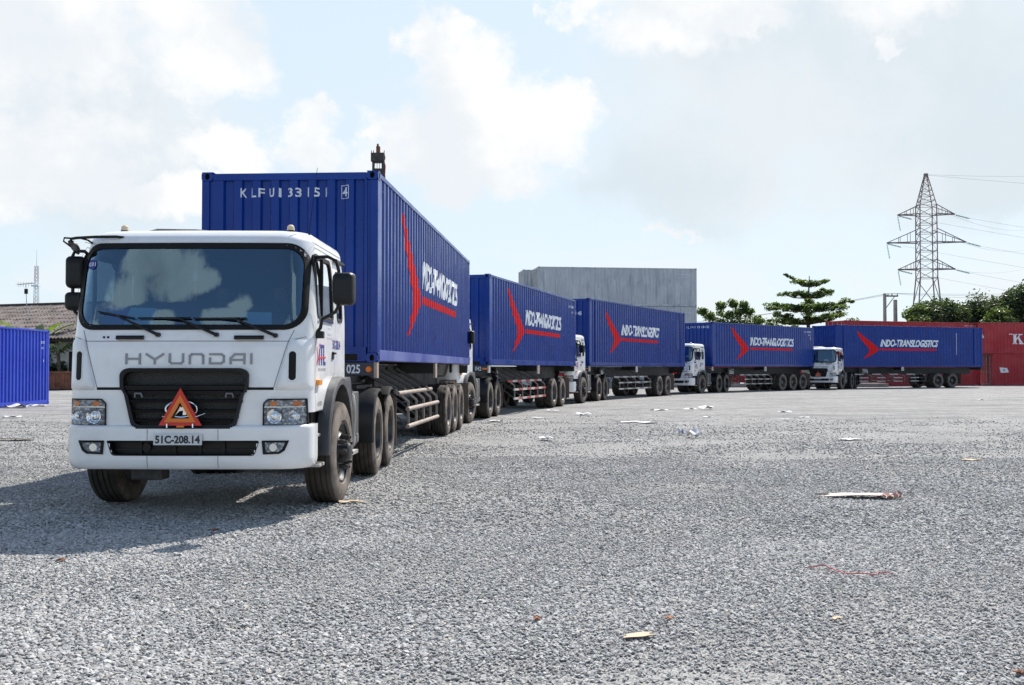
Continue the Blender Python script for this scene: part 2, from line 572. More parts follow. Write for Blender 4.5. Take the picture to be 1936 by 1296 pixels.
def ground_mat():
    t = NT('crushed_stone_ground')
    tcn = t.n('ShaderNodeTexCoord')
    def co(scale):
        m = t.n('ShaderNodeMapping')
        m.inputs['Scale'].default_value = scale
        t.t.links.new(tcn.outputs['Object'], m.inputs[0])
        return m.outputs[0]
    def vor(s, out='Distance', feature='F1'):
        x = t.n('ShaderNodeTexVoronoi', feature=feature)
        x.inputs['Scale'].default_value = s
        t.t.links.new(co((1, 1, 1)), x.inputs[0])
        return x.outputs[out]
    def noi(s, d=5, r=0.6, scale=(1, 1, 1)):
        return t.noise(s, d, r, co=co(scale))
    cell = t.n('ShaderNodeSeparateColor')
    t.t.links.new(vor(58, 'Color'), cell.inputs[0])
    cell2 = t.n('ShaderNodeSeparateColor')
    t.t.links.new(vor(23, 'Color'), cell2.inputs[0])
    stone = t.mix(cell.outputs[0], (0.17, 0.168, 0.163), (0.50, 0.492, 0.475))
    stone = t.mix(t.rng(cell2.outputs[1], 0.0, 1.0, 0.0, 0.4), stone, (0.45, 0.445, 0.43))
    gap = t.rng(vor(58), 0.30, 0.70, 0.0, 0.40)
    stone = t.mix(gap, stone, (0.08, 0.08, 0.08))
    big = t.rng(noi(0.55, 7, 0.65), 0.36, 0.66, 0.0, 0.6)
    stone = t.mix(big, stone, (0.40, 0.395, 0.382))
    dark = t.rng(noi(0.42, 8, 0.72, (0.6, 1.5, 1)), 0.50, 0.68, 0.0, 0.55)
    stone = t.mix(dark, stone, (0.17, 0.173, 0.176))
    sep = t.n('ShaderNodeSeparateXYZ')
    t.t.links.new(tcn.outputs['Object'], sep.inputs[0])
    # the driven lane beside the trucks is packed with pale dust
    lane = t.rng(sep.outputs[1], 14, 60, 0.0, 0.62)
    fleck = t.math('MAXIMUM', t.rng(noi(2.6, 8, 0.75, (0.7, 1.3, 1)), 0.48, 0.62, 0.0, 0.8), t.rng(noi(0.55, 8, 0.72, (0.35, 1.6, 1)), 0.48, 0.62, 0.0, 0.8))
    lane = t.math('MULTIPLY', lane, t.rng(noi(0.30, 8, 0.70, (0.45, 1.5, 1)), 0.34, 0.66, 0.15, 1.0))
    stone = t.mix(lane, stone, (0.385, 0.374, 0.352))
    stone = t.mix(t.math('MULTIPLY', fleck, t.rng(sep.outputs[1], 16, 34)), stone, (0.175, 0.174, 0.172))
    t.set(Base_Color=stone, Roughness=0.95, Specular_IOR_Level=0.15)
    h = t.math('ADD', t.math('MULTIPLY', vor(58), -0.6), t.math('MULTIPLY', noi(16, 6, 0.7), 0.8))
    h = t.math('ADD', h, t.math('MULTIPLY', vor(21), -0.8))
    t.bump(h, 0.8, 0.03)
    return t.mat
M['ground'] = ground_mat()

def axis_steps(lo, hi, step, far, ratio=1.35):
    a = list(np.arange(lo, hi + 1e-6, step))
    s, x = step, hi
    while x < far:
        s *= ratio
        x += s
        a.append(x)
    s, x = step, lo
    pre = []
    while x > -far:
        s *= ratio
        x -= s
        pre.append(x)
    return np.array(pre[::-1] + a)
gx = axis_steps(-12, 12, 0.2, 2500)
gy = axis_steps(1.0, 36, 0.2, 2500)
X, Y = np.meshgrid(gx, gy)
near = np.clip((60 - np.hypot(X, Y)) / 30, 0, 1)
Z = gh(X, Y) * near - 0.004
nx = len(gx)
verts = np.stack([X.ravel(), Y.ravel(), Z.ravel()], 1)
idx = np.arange(len(gx) * len(gy)).reshape(len(gy), nx)
faces = np.stack([idx[:-1, :-1].ravel(), idx[:-1, 1:].ravel(), idx[1:, 1:].ravel(), idx[1:, :-1].ravel()], 1)
me = bpy.data.meshes.new('gravel_yard')
me.from_pydata(verts.tolist(), [], faces.tolist())
me.materials.append(M['ground'])
me.polygons.foreach_set('use_smooth', [True] * len(me.polygons))
link('gravel_yard', me, None, 'structure')

# crushed stones: instanced on points
def stone_mat():
    t = NT('crushed_stone')
    oi = t.n('ShaderNodeObjectInfo')
    c_ = t.n('ShaderNodeValToRGB')
    e = c_.color_ramp.elements
    e[0].position, e[0].color = 0.0, (0.19, 0.188, 0.18, 1)
    e[1].position, e[1].color = 1.0, (0.62, 0.605, 0.585, 1)
    for p, q in ((0.25, (0.285, 0.282, 0.272, 1)), (0.7, (0.42, 0.414, 0.40, 1)), (0.93, (0.50, 0.49, 0.475, 1)), (0.97, (0.40, 0.34, 0.28, 1))):
        k = e.new(p)
        k.color = q
    t.t.links.new(oi.outputs['Random'], c_.inputs[0])
    col = t.mix(t.rng(t.noise(60, 3), 0.35, 0.65, 0.0, 0.35), c_.outputs[0], (0.45, 0.445, 0.43))
    t.set(Base_Color=col, Roughness=0.9, Specular_IOR_Level=0.2)
    return t.mat
M['stone'] = stone_mat()
stones = bpy.data.collections.new('stone_shapes')
for k in range(7):
    bm = bmesh.new()
    bmesh.ops.create_icosphere(bm, subdivisions=1, radius=0.5)
    for v in bm.verts:
        v.co *= 0.72 + 0.5 * random.random()
    # crushed rock: cut with a few planes so that it has flat faces and edges
    for _ in range(7):
        n_ = Vector((random.gauss(0, 1), random.gauss(0, 1), random.gauss(0, 1))).normalized()
        bmesh.ops.bisect_plane(bm, geom=bm.verts[:] + bm.edges[:] + bm.faces[:], plane_co=n_ * random.uniform(0.20, 0.30), plane_no=n_, clear_outer=True)
        bmesh.ops.holes_fill(bm, edges=[e for e in bm.edges if e.is_boundary])
    for v in bm.verts:
        v.co = Vector((v.co.x * 1.35, v.co.y * (0.75 + 0.08 * k), v.co.z * 0.52))
    bmesh.ops.recalc_face_normals(bm, faces=bm.faces)
    sm = bpy.data.meshes.new('stone')
    bm.to_mesh(sm)
    bm.free()
    sm.materials.append(M['stone'])
    so = bpy.data.objects.new('stone_shape', sm)
    stones.objects.link(so)

def scatter(x0, x1, y0, y1, dens, lo, hi, power, fade=None):
    n = int((x1 - x0) * (y1 - y0) * dens)
    x = rng.uniform(x0, x1, n)
    y = rng.uniform(y0, y1, n)
    keep = np.abs(x) < 4.2 + 0.60 * y
    bare = np.sin(0.35 * x + 1.2 * np.sin(0.31 * y + 1)) * np.sin(0.43 * y + 1.5 * np.sin(0.27 * x)) + 0.4 * np.sin(1.9 * x + 0.7 * y) * np.sin(1.3 * y - 0.8 * x)
    cl = 0.5 + 0.5 * np.sin(0.8 * x + 1.7 * np.sin(0.5 * y)) * np.sin(0.9 * y + 1.3 * np.sin(0.7 * x + 2))
    fine = np.clip(0.42 + 0.9 * cl, 0.2, 1) * np.clip(1.0 - 1.1 * np.clip(bare - 0.35, 0, 1) * 1.3, 0.38, 1)
    if fade:
        fine *= np.clip((fade[1] - y) / (fade[1] - fade[0]), 0, 1) ** 2
    keep &= rng.uniform(0, 1, n) < fine
    x, y = x[keep], y[keep]
    s = lo + (hi - lo) * rng.uniform(0, 1, len(x)) ** power
    s *= 0.8 + 0.45 * cl[keep]
    return x, y, s
parts_ = [scatter(-9, 9, 3.2, 9, 7000, 0.009, 0.033, 2.2), scatter(-14, 14, 9, 17, 2500, 0.011, 0.036, 2.2),
          scatter(-22, 22, 17, 34, 520, 0.016, 0.045, 2.2, (15, 34))]
px_, py_, ps_ = (np.concatenate([p[i] for p in parts_]) for i in range(3))
pz_ = gh(px_, py_) + ps_ * 0.08
me = bpy.data.meshes.new('gravel')
me.vertices.add(len(px_))
me.vertices.foreach_set('co', np.stack([px_, py_, pz_], 1).astype(np.float32).ravel())
a_ = me.attributes.new('size', 'FLOAT', 'POINT')
a_.data.foreach_set('value', ps_.astype(np.float32))
me.materials.append(M['stone'])
gravel = link('gravel', me, None, 'stuff')
ng = bpy.data.node_groups.new('gravel_stones', 'GeometryNodeTree')
ng.interface.new_socket('Geometry', in_out='INPUT', socket_type='NodeSocketGeometry')
ng.interface.new_socket('Geometry', in_out='OUTPUT', socket_type='NodeSocketGeometry')
gi, go = ng.nodes.new('NodeGroupInput'), ng.nodes.new('NodeGroupOutput')
iop = ng.nodes.new('GeometryNodeInstanceOnPoints')
ci = ng.nodes.new('GeometryNodeCollectionInfo')
ci.inputs['Collection'].default_value = stones
ci.inputs['Separate Children'].default_value = True
ci.inputs['Reset Children'].default_value = True
iop.inputs['Pick Instance'].default_value = True
rv = ng.nodes.new('FunctionNodeRandomValue')
rv.data_type = 'FLOAT_VECTOR'
rv.inputs[0].default_value = (-0.5, -0.5, 0)
rv.inputs[1].default_value = (0.5, 0.5, 6.283)
na = ng.nodes.new('GeometryNodeInputNamedAttribute')
na.data_type = 'FLOAT'
na.inputs[0].default_value = 'size'
L_ = ng.links.new
L_(gi.outputs[0], iop.inputs['Points'])
L_(ci.outputs[0], iop.inputs['Instance'])
L_(rv.outputs[0], iop.inputs['Rotation'])
L_(na.outputs[0], iop.inputs['Scale'])
L_(iop.outputs[0], go.inputs[0])
md = gravel.modifiers.new('stones', 'NODES')
md.node_group = ng

# ================================================================ BACKGROUND: house, mast, plants at the left
M['tile'] = plain('old_cement_roof_tile', (0.20, 0.165, 0.145), 0.85, var=0.3, vs=1.5, dirt=(0.07, 0.06, 0.055), dirt_amt=0.7, ds=1.2)
M['wall'] = plain('whitewashed_wall', (0.55, 0.56, 0.56), 0.85, dirt=(0.30, 0.27, 0.24), dirt_amt=0.5)
M['wallblue'] = plain('blue_wall_base', (0.035, 0.07, 0.30), 0.8, dirt=(0.2, 0.2, 0.22), dirt_amt=0.4)
M['timber'] = plain('dark_timber', (0.035, 0.028, 0.024), 0.85)
M['rust'] = plain('rusty_steel', (0.22, 0.085, 0.05), 0.85, var=0.3, vs=2, dirt=(0.10, 0.045, 0.03), dirt_amt=0.9, ds=2.5)
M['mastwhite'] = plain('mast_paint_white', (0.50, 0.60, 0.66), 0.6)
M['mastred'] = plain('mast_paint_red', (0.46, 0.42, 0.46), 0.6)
M['alu'] = plain('dull_aluminium', (0.40, 0.42, 0.44), 0.5, 0.5)
M['lattice'] = plain('weathered_lattice_steel', (0.17, 0.135, 0.14), 0.7, 0.1, var=0.2)
M['concrete'] = plain('concrete_pole', (0.34, 0.31, 0.29), 0.9, dirt=(0.2, 0.17, 0.15), dirt_amt=0.4)
M['wire'] = plain('power_line_wire', (0.30, 0.30, 0.31), 0.6)
M['insulator'] = plain('green_glass_insulator', (0.20, 0.42, 0.40), 0.25)

house = thing('house', 'low house with old grey-brown tiled roof behind the blue container at the left edge', 'house',
              (-36.6, 80.0, 0), R(-22))
# local frame: x along the ridge, y towards the back, roof slopes to -y
HL, HD, EZ, RZ = 26.0, 6.6, 3.35, 6.05
b = MB()
b.box(-HL / 2, HL / 2, -HD + 1.0, HD - 1.0, 0.9, EZ)
b.build('wall', M['wall'], house)
b = MB()
b.box(-HL / 2 - .02, HL / 2 + .02, -HD + 0.97, HD - 0.97, 0.0, 0.9)
b.build('plinth', M['wallblue'], house)
for k in range(5):
    x = -HL / 2 + 3 + k * 5
    b = MB()
    b.box(x, x + 1.2, -HD + .93, -HD + 1.05, 1.1, 2.5)
    b.build('window', M['darkhole'], house)
b = MB()
sl = math.hypot(HD, RZ - EZ)
ncourse, ncol = 9, 86
for side in (-1, 1):
    for k in range(ncourse):
        t0, t1 = k / ncourse, (k + 1) / ncourse + 0.02
        for i in range(ncol if side < 0 else 20):
            wdt = HL / (ncol if side < 0 else 20)
            x0 = -HL / 2 + i * wdt
            lift = random.uniform(-0.01, 0.012)
            def P(u, t, h):
                y = side * HD * t
                z = RZ - (RZ - EZ) * t + h + lift
                return (x0 + u * wdt, y, z)
            lo, hi = 0.035, 0.075   # the lower end of each course stands proud of the next
            r0 = [P(u, t0, hh + lo) for u, hh in ((0, 0), (0.2, .035), (0.42, .075), (0.64, .035), (0.8, 0), (1, -.01))]
            r1 = [P(u, t1, hh + hi) for u, hh in ((0, 0), (0.2, .035), (0.42, .075), (0.64, .035), (0.8, 0), (1, -.01))]
            r2 = [(p[0], p[1], p[2] - 0.06) for p in r1]
            b.rows([r0, r1, r2])
b.build('roof_tiles', M['tile'], house, fix=False, kind='stuff')
b = MB()
b.tube([(-HL / 2 - .1, 0, RZ + .08), (HL / 2 + .1, 0, RZ + .08)], 0.13, 8)
b.build('ridge_cap', M['timber'], house)
b = MB()
b.box(-HL / 2, HL / 2, -HD + .05, HD - .05, EZ - .2, EZ - .05)
b.build('eaves', M['timber'], house)

ant = thing('tv_antenna', 'small television antenna on a thin pole above the tiled roof', 'antenna', (-34.5, 76.0, 4.75))
b = MB()
b.cyl((0, 0, -.1), (-.15, 0, 2.6), 0.03, 0.025, 8)
b.build('pole', M['alu'], ant)
b = MB()
b.bar((-.75, .1, 2.62), (.5, -.1, 2.72), .04)
for k in range(7):
    x = -.7 + k * .19
    b.bar((x, -.35, 2.62 + k * .015), (x, .35, 2.62 + k * .015), .025)
    b.bar((x, 0, 2.45), (x, 0, 2.8), .02)
b.build('aerial', M['alu'], ant)
b = MB()
b.box(-.22, -.02, -.08, .08, 1.95, 2.3)
b.build('amplifier_box', M['blackmat'], ant)

mast = thing('radio_mast', 'tall thin red and white lattice mast far beyond the tiled roof', 'mast', (-178.4, 400.0, 0))
def lattice(b, z0, z1, w0, w1, nseg, t):
    for k in range(nseg):
        a0, a1 = k / nseg, (k + 1) / nseg
        za, zb = z0 + (z1 - z0) * a0, z0 + (z1 - z0) * a1
        wa, wb = (w0 + (w1 - w0) * a0) / 2, (w0 + (w1 - w0) * a1) / 2
        ca = [(-wa, -wa, za), (wa, -wa, za), (wa, wa, za), (-wa, wa, za)]
        cb = [(-wb, -wb, zb), (wb, -wb, zb), (wb, wb, zb), (-wb, wb, zb)]
        for i in range(4):
            j = (i + 1) % 4
            b.bar(ca[i], cb[i], t)
            b.bar(ca[i], cb[j], t * .6)
            b.bar(ca[i], ca[j], t * .6)
for k in range(7):
    b = MB()
    lattice(b, k * 5.7, k * 5.7 + 5.65, 2.2 - k * .18, 2.2 - (k + 1) * .18, 4, .15)
    b.build('section', M['mastwhite'] if k % 2 else M['mastred'], mast)
b = MB()
b.cyl((0, 0, 39.9), (0, 0, 46), .09, .04, 6)
b.build('tip', M['mastwhite'], mast)
for z in (21.5, 32):
    b = MB()
    b.box(-1.3, 1.3, -1.3, 1.3, z, z + .5)
    b.build('platform', M['mastwhite'], mast)

# plants
def leaf_mat(name, a, b_, c_, trans=0.35):
    t = NT(name)
    t.t.nodes.remove(t.p)
    at = t.n('ShaderNodeAttribute', attribute_name='leaf')
    r = t.n('ShaderNodeValToRGB')
    e = r.color_ramp.elements
    e[0].color, e[1].color = (*a, 1), (*c_, 1)
    k = e.new(0.55)
    k.color = (*b_, 1)
    t.t.links.new(at.outputs['Fac'], r.inputs[0])
    d, tl, gl = t.n('ShaderNodeBsdfDiffuse'), t.n('ShaderNodeBsdfTranslucent'), t.n('ShaderNodeBsdfGlossy')
    gl.inputs['Roughness'].default_value = 0.35
    t.t.links.new(r.outputs[0], d.inputs[0])
    t.t.links.new(t.mix(0.5, r.outputs[0], (0.22, 0.30, 0.03), 'ADD'), tl.inputs[0])
    m1, m2 = t.n('ShaderNodeMixShader'), t.n('ShaderNodeMixShader')
    m1.inputs[0].default_value = trans
    t.t.links.new(d.outputs[0], m1.inputs[1])
    t.t.links.new(tl.outputs[0], m1.inputs[2])
    m2.inputs[0].default_value = 0.05
    t.t.links.new(m1.outputs[0], m2.inputs[1])
    t.t.links.new(gl.outputs[0], m2.inputs[2])
    t.t.links.new(m2.outputs[0], t.out.inputs[0])
    return t.mat
M['leaf'] = leaf_mat('almond_leaf', (0.020, 0.045, 0.010), (0.05, 0.105, 0.018), (0.12, 0.19, 0.035), 0.42)
M['leafdark'] = leaf_mat('dark_tree_leaf', (0.012, 0.026, 0.012), (0.028, 0.055, 0.022), (0.08, 0.12, 0.06), 0.25)
M['leafpale'] = leaf_mat('shrub_leaf', (0.03, 0.055, 0.012), (0.07, 0.12, 0.03), (0.14, 0.19, 0.05), 0.35)
M['bark'] = plain('tree_bark', (0.10, 0.08, 0.065), 0.95, var=0.3, bump=0.5, bs=8)

def leaves(name, centres, radii, per, size, mat, parent, flat=0.5, up=0.35, seed=1):
    """leaf-sized folded quads spread through clumps"""
    g = np.random.default_rng(seed)
    C_ = np.repeat(np.asarray(centres, float), per, 0)
    Rr = np.repeat(np.asarray(radii, float), per)
    n = len(C_)
    d = g.normal(0, 1, (n, 3))
    d /= np.linalg.norm(d, axis=1)[:, None]
    rad = g.uniform(0, 1, n) ** 0.45
    p = C_ + d * (Rr * rad)[:, None] * np.array([1, 1, flat])
    nor = g.normal(0, 1, (n, 3)) + np.array([0, 0, up * 3]) + d * 0.8
    nor /= np.linalg.norm(nor, axis=1)[:, None]
    t1 = np.cross(nor, g.normal(0, 1, (n, 3)))
    t1 /= np.linalg.norm(t1, axis=1)[:, None]
    t2 = np.cross(nor, t1)
    s = size * g.uniform(0.6, 1.35, n)[:, None]
    a = p - t1 * s
    c_ = p + t1 * s
    b1 = p + t2 * s * 0.5 + nor * s * 0.12
    b2 = p - t2 * s * 0.5 + nor * s * 0.12
    V = np.stack([a, b1, c_, b2], 1).reshape(-1, 3)
    F = np.arange(4 * n).reshape(n, 4)
    me = bpy.data.meshes.new(name)
    me.from_pydata(V.tolist(), [], F.tolist())
    me.materials.append(mat)
    at = me.attributes.new('leaf', 'FLOAT', 'FACE')
    at.data.foreach_set('value', g.uniform(0, 1, n).astype(np.float32))
    return link(name, me, parent)

def tree(label, x, y, H, crown, trunk_r, mat, leaf, per, seed, kind='leafy_tree', group=None, flat=0.8, bare=0.25):
    """crown: list of (dx, dy, z, r) lobes, each broken into clumps"""
    g = np.random.default_rng(seed)
    root = thing(kind, label, 'tree', (x, y, 0), 0, group)
    b = MB()
    b.tube([(0, 0, -.2), (.05, 0, H * .2), (-.08, .05, H * .45), (.02, 0, H * .75)], [trunk_r * 1.3, trunk_r, trunk_r * .8, trunk_r * .3], 8)
    b.build('trunk', M['bark'], root, 60)
    b = MB()
    cs, rs = [], []
    for dx, dy, z, r in crown:
        b.tube([(0, 0, H * .3), (dx * .5, dy * .5, (z + H * .3) / 2), (dx, dy, z)], [trunk_r * .5, trunk_r * .35, trunk_r * .1], 6)
        m = max(9, int(16 * r))
        for _ in range(m):
            d = g.normal(0, 1, 3)
            d /= np.linalg.norm(d)
            q = np.array([dx, dy, z]) + d * r * g.uniform(.45, 1.0) * np.array([1, 1, .75])
            cs.append(q)
            rs.append(max(.42, r * g.uniform(.45, .85)))
    b.build('limbs', M['bark'], root, 60)
    leaves('crown', cs, rs, per, leaf, mat, root, flat, seed=seed)
    return root

# broad leaved banana plant and palm beside the house
def frond(b, base, az, length, droop, width, n=9, lift=0.9, ragged=0.0, g=random):
    """one long leaf: two halves folded along a midrib that rises and droops"""
    pts = []
    for k in range(n + 1):
        t = k / n
        r = length * (t * (1 - .12 * droop * t))
        z = length * (lift * t - droop * t * t)
        pts.append((r, z, width * math.sin(math.pi * min(1, .06 + t * .94)) ** .6))
    ca, sa = math.cos(az), math.sin(az)
    rows = []
    for r, z, w in pts:
        c_ = Vector(base) + Vector((r * ca, r * sa, z))
        o = Vector((-sa, ca, 0))
        j = 1 + ragged * (g.random() - .5)
        rows.append([c_ - o * w * j - Vector((0, 0, w * .35)), c_, c_ + o * w * j - Vector((0, 0, w * .35))])
    b.rows(rows)
def leaf_attr(o, g):
    at = o.data.attributes.new('leaf', 'FLOAT', 'FACE')
    at.data.foreach_set('value', [g.random() for _ in o.data.polygons])
ban = thing('banana_plant', 'banana plant with broad torn leaves in front of the tiled house', 'plant', (-31.6, 70.6, 0))
b = MB()
b.tube([(0, 0, 0), (.1, 0, 1.2), (.05, 0, 2.6)], [.2, .17, .10], 8)
b.build('trunk', M['bark'], ban, 60)
g_ = random.Random(5)
for k in range(9):
    b = MB()
    frond(b, (.05, 0, 2.3 + .06 * k), k * 2.4, 2.8 + .9 * g_.random(), .55 + .5 * g_.random(), .26, 9, .95 + .25 * g_.random(), .5, g_)
    leaf_attr(b.build('leaf', M['leafpale'] if k % 3 == 0 else M['leaf'], ban, 50), g_)
palm = thing('palm_tree', 'small palm with arching fronds beside the tiled house', 'tree', (-29.4, 70.0, 0))
b = MB()
b.tube([(0, 0, 0), (-.25, 0, 1.2), (-.35, 0, 2.4)], [.16, .12, .12], 8)
b.build('trunk', M['bark'], palm, 60)
for k in range(12):
    b = MB()
    az_ = k * 2.4
    L0 = 2.6 + .6 * g_.random()
    dr = .7 + .5 * g_.random()
    for j in range(15):          # leaflets along the rib
        t = (j + 1) / 16
        r, z = L0 * t, L0 * (.95 * t - dr * t * t)
        for s_ in (-1, 1):
            a2 = az_ + s_ * 1.0
            p = Vector((-.35 + r * math.cos(az_), r * math.sin(az_), 2.4 + z))
            e_ = p + Vector((math.cos(a2) * .5, math.sin(a2) * .5, -.28)) * (1.1 - .6 * abs(t - .5))
            q = Vector((math.cos(az_), math.sin(az_), 0)) * .055
            b.add([p - q, p + q, e_], [(0, 1, 2)])
    leaf_attr(b.build('frond', M['leaf'], palm, None, fix=False), g_)
sh = thing('shrub', 'dark tall shrub behind the palm near the rusty bin', 'shrub', (-30.4, 71.5, 0))
leaves('foliage', [(x_, y_, z_) for x_, y_, z_ in ((-1, 0, .7), (0, .2, .9), (.9, 0, .6), (-.4, 0, 1.3), (.4, -.2, 1.5), (-1.6, 0, .5), (1.6, .2, .5), (-.9, .3, 2.0), (.2, .4, 2.3), (-.3, .3, 3.0), (.9, .3, 2.6), (-1.3, .3, 2.7), (.4, .4, 3.4))],
       [.7, .7, .6, .5, .5, .5, .5, .6, .7, .6, .5, .5, .5], 220, .13, M['leafdark'], sh, .9, seed=4)
b = MB()
for k in range(5):
    b.cyl((-.8 + .4 * k, 0, 0), (-.9 + .45 * k, 0, .8), .03, .02, 5)
b.build('stems', M['bark'], sh)
bn = thing('rusty_bin', 'rust-brown steel skip standing by the shrub behind the leading truck', 'skip', (-29.3, 69.0, 0), R(8))
b = MB()
b.box(-1.3, 1.3, -.7, .7, .06, 1.15)
b.box(-1.38, 1.38, -.78, .78, 1.08, 1.2)
for k in range(5):
    b.box(-1.2 + k * .55, -1.1 + k * .55, -.76, -.70, .1, 1.08)
b.build('body', M['rust'], bn, bevel=.01)
for k in (-1, 1):
    b = MB()
    b.box(k * .9 - .1, k * .9 + .1, -.6, .6, 0, .08)
    b.build('skid', M['rust'], bn)

# ================================================================ BACKGROUND: trees, pylon and poles at the right
alm = thing('almond_tree', 'tall tree with flat layered tiers of branches behind the fourth container', 'tree', (25.0, 90.0, 0))
b = MB()
b.tube([(0, 0, -.2), (.05, 0, 3), (-.05, 0, 6), (.1, 0, 9.2)], [.26, .2, .13, .03], 8)
b.build('trunk', M['bark'], alm, 60)
b = MB()
cs, rs = [], []
g = np.random.default_rng(11)
for z, rad, nb in ((3.2, 4.4, 9), (4.2, 4.4, 9), (5.3, 3.8, 8), (6.35, 4.0, 8), (7.5, 2.4, 6), (8.5, 1.6, 5)):
    a0 = g.uniform(0, 6)
    for k in range(nb):
        a = a0 + k * 2 * math.pi / nb + g.uniform(-.25, .25)
        r = rad * g.uniform(.45, 1.1)
        tip = np.array([r * math.cos(a), r * math.sin(a), z + r * g.uniform(.02, .34)])
        b.tube([(0, 0, z - .2), tuple(tip * .55 + np.array([0, 0, z * .45 - .25])), tuple(tip)], [.07, .045, .012], 5)
        for q in np.linspace(.28, 1.0, max(3, int(r * 2.9))):
            p = np.array([tip[0] * q, tip[1] * q, z + (tip[2] - z) * q ** 1.3])
            cs.append(p + g.normal(0, .17, 3) * np.array([1, 1, .45]))
            rs.append(g.uniform(.25, .62))
b.build('limbs', M['bark'], alm, 60)
for q in np.linspace(.2, 1, 7):      # long shoot at the top left
    cs.append(np.array([-1.9 * q, 0, 8.3 + 1.0 * q]))
    rs.append(.34 - .15 * q)
leaves('crown', cs, rs, 75, .12, M['leaf'], alm, .42, .5, seed=3)

tree('bushy round tree with spiky shoots right of the grey container stack', 19.3, 94, 7.2,
     [(-1.3, 0, 5.0, 1.0), (0, 0, 5.4, 1.1), (1.2, 0, 5.1, 1.0), (-.4, .4, 6.2, .6), (.6, 0, 6.2, .6), (-1.9, 0, 6.0, .4), (1.5, 0, 6.3, .4), (-.9, 0, 6.9, .25), (.2, 0, 7.1, .3),
      (1.9, 0, 4.8, .8), (-2.2, 0, 4.7, .7), (-2.5, 0, 6.4, .18), (1.1, 0, 6.9, .2), (2.4, .2, 5.6, .4)], .16, M['leaf'], .125, 42, 21)
for k, (px_c, dist, top_y, wid, lab, mt) in enumerate((
        (1740, 104, 580, 3.0, 'low pale green bush at the pylon foot above the red containers', 'leafpale'),
        (1786, 106, 566, 4.6, 'dark dense tree in front of the pylon base', 'leafdark'),
        (1850, 112, 561, 5.6, 'broad dark tree with pale crown edge above the red containers', 'leafdark'),
        (1893, 104, 583, 3.6, 'light green bush between two dark trees above the red containers', 'leafpale'),
        (1900, 118, 566, 4.4, 'dark tree behind the light green bush at the right', 'leafdark'),
        (1940, 106, 536, 5.2, 'tallest dark tree at the right edge of the yard', 'leafdark'))):
    xx = (px_c - 968) / 2019 * dist
    H = 1.4 + (696 - top_y) * dist / 2019
    r = wid * .36
    gg = np.random.default_rng(60 + k)
    cr = [(gg.uniform(-.5, .5) * wid, gg.uniform(-.4, .4) * wid, H - r * .75 - abs(gg.normal(0, .12 * H)), r * gg.uniform(.45, .85)) for _ in range(9)]
    cr += [(0, 0, H - r * .62, r * .8), (-.45 * wid, 0, H * .45, r * .8), (.45 * wid, 0, H * .45, r * .8), (0, -.3 * wid, H * .5, r)]
    tree(lab, xx, dist, H, cr, .18, M[mt], .17, 75, 30 + k)

# lattice pylon
PD = 150.0
pyl = thing('power_pylon', 'tall lattice power pylon rising behind the trees', 'pylon', ((1753.5 - 968) / 2019.4 * PD, PD, 0), R(-6))
def pz(py): return 1.4 + (695.4 - py) * PD / 2019.4
zs = [0, pz(585), pz(525), pz(388), pz(327)]
b = MB()
lattice(b, 0, pz(525), 4.6, 2.35, 4, .13)
lattice(b, pz(525), pz(388), 2.35, 2.25, 8, .11)
lattice(b, pz(388), pz(329), 2.25, .35, 6, .09)
b.build('tower_body', M['lattice'], pyl)
b = MB()
b.box(-.25, .25, -.25, .25, pz(331), pz(326))
b.build('peak_cap', M['lattice'], pyl)
for py, half in ((404, 3.9), (457, 5.4), (508, 3.9)):
    z = pz(py)
    for s_ in (-1, 1):
        b = MB()
        tipp = (s_ * half, 0, z)
        for yy in (-1.1, 1.1):
            b.bar((s_ * 1.1, yy, z), tipp, .13)
            b.bar((s_ * 1.1, yy, z + (1.9 if half > 4 else 1.3)), tipp, .09)
        for q in (.3, .6):
            xx = s_ * (1.1 + (half - 1.1) * q)
            hh = (1.9 if half > 4 else 1.3) * (1 - q)
            ww = 1.1 * (1 - q)
            b.bar((xx, -ww, z), (xx, ww, z), .07)
            b.bar((xx, -ww, z), (xx, -ww, z + hh), .06)
            b.bar((xx, ww, z), (xx, ww, z + hh), .06)
        b.box(min(s_ * (half - .8), s_ * half), max(s_ * (half - .8), s_ * half), -.14, .14, z - .09, z + .09)
        b.build('cross_arm', M['lattice'], pyl)
        for dirn in (0, 1):
            b = MB()
            p0 = Vector((s_ * half, 0, z - .1))
            d = Vector((.25, .3, -1.0)) if dirn == 0 and s_ < 0 else Vector((.97, .25, -.22))
            if dirn == 0 and s_ > 0:
                continue
            d.normalize()
            for k in range(9):
                c0 = p0 + d * (.25 + k * .22)
                b.cyl(c0, c0 + d * .1, .13, .06, 8)
            b.bar(p0, p0 + d * 2.3, .04)
            b.build('insulator', M['insulator'], pyl)
# power lines
def power_line(label, p0, p1, sag, r=.015):
    p0, p1 = Vector(p0), Vector(p1)
    b = MB()
    b.tube([p0.lerp(p1, t) - Vector((0, 0, sag * 4 * t * (1 - t))) for t in np.linspace(0, 1, 17)], r, 4)
    return tag(b.build('power_line', M['wire']), label, 'wire', 'wires strung from the pylon and poles')
px0 = (1753.5 - 968) / 2019.4 * PD
for py, half, nm in ((404, 3.9, 'upper'), (457, 5.4, 'middle'), (508, 3.9, 'lower')):
    power_line('power line leaving the %s right arm of the pylon' % nm, (px0 + half + 2.1, PD, pz(py) - .5), (px0 + 75, PD - 28, pz(py) - 11), 2.0)
    power_line('power line leaving the %s left arm of the pylon' % nm, (px0 - half + 2.1, PD, pz(py) - .5), (px0 + 75, PD - 18, pz(py) - 12), 1.8)
    power_line('power line running level behind the %s arm of the pylon' % nm, (px0 + half, PD + 1, pz(py) + .1), (px0 + 80, PD + 120, pz(py) + 16), 2.5, .018)
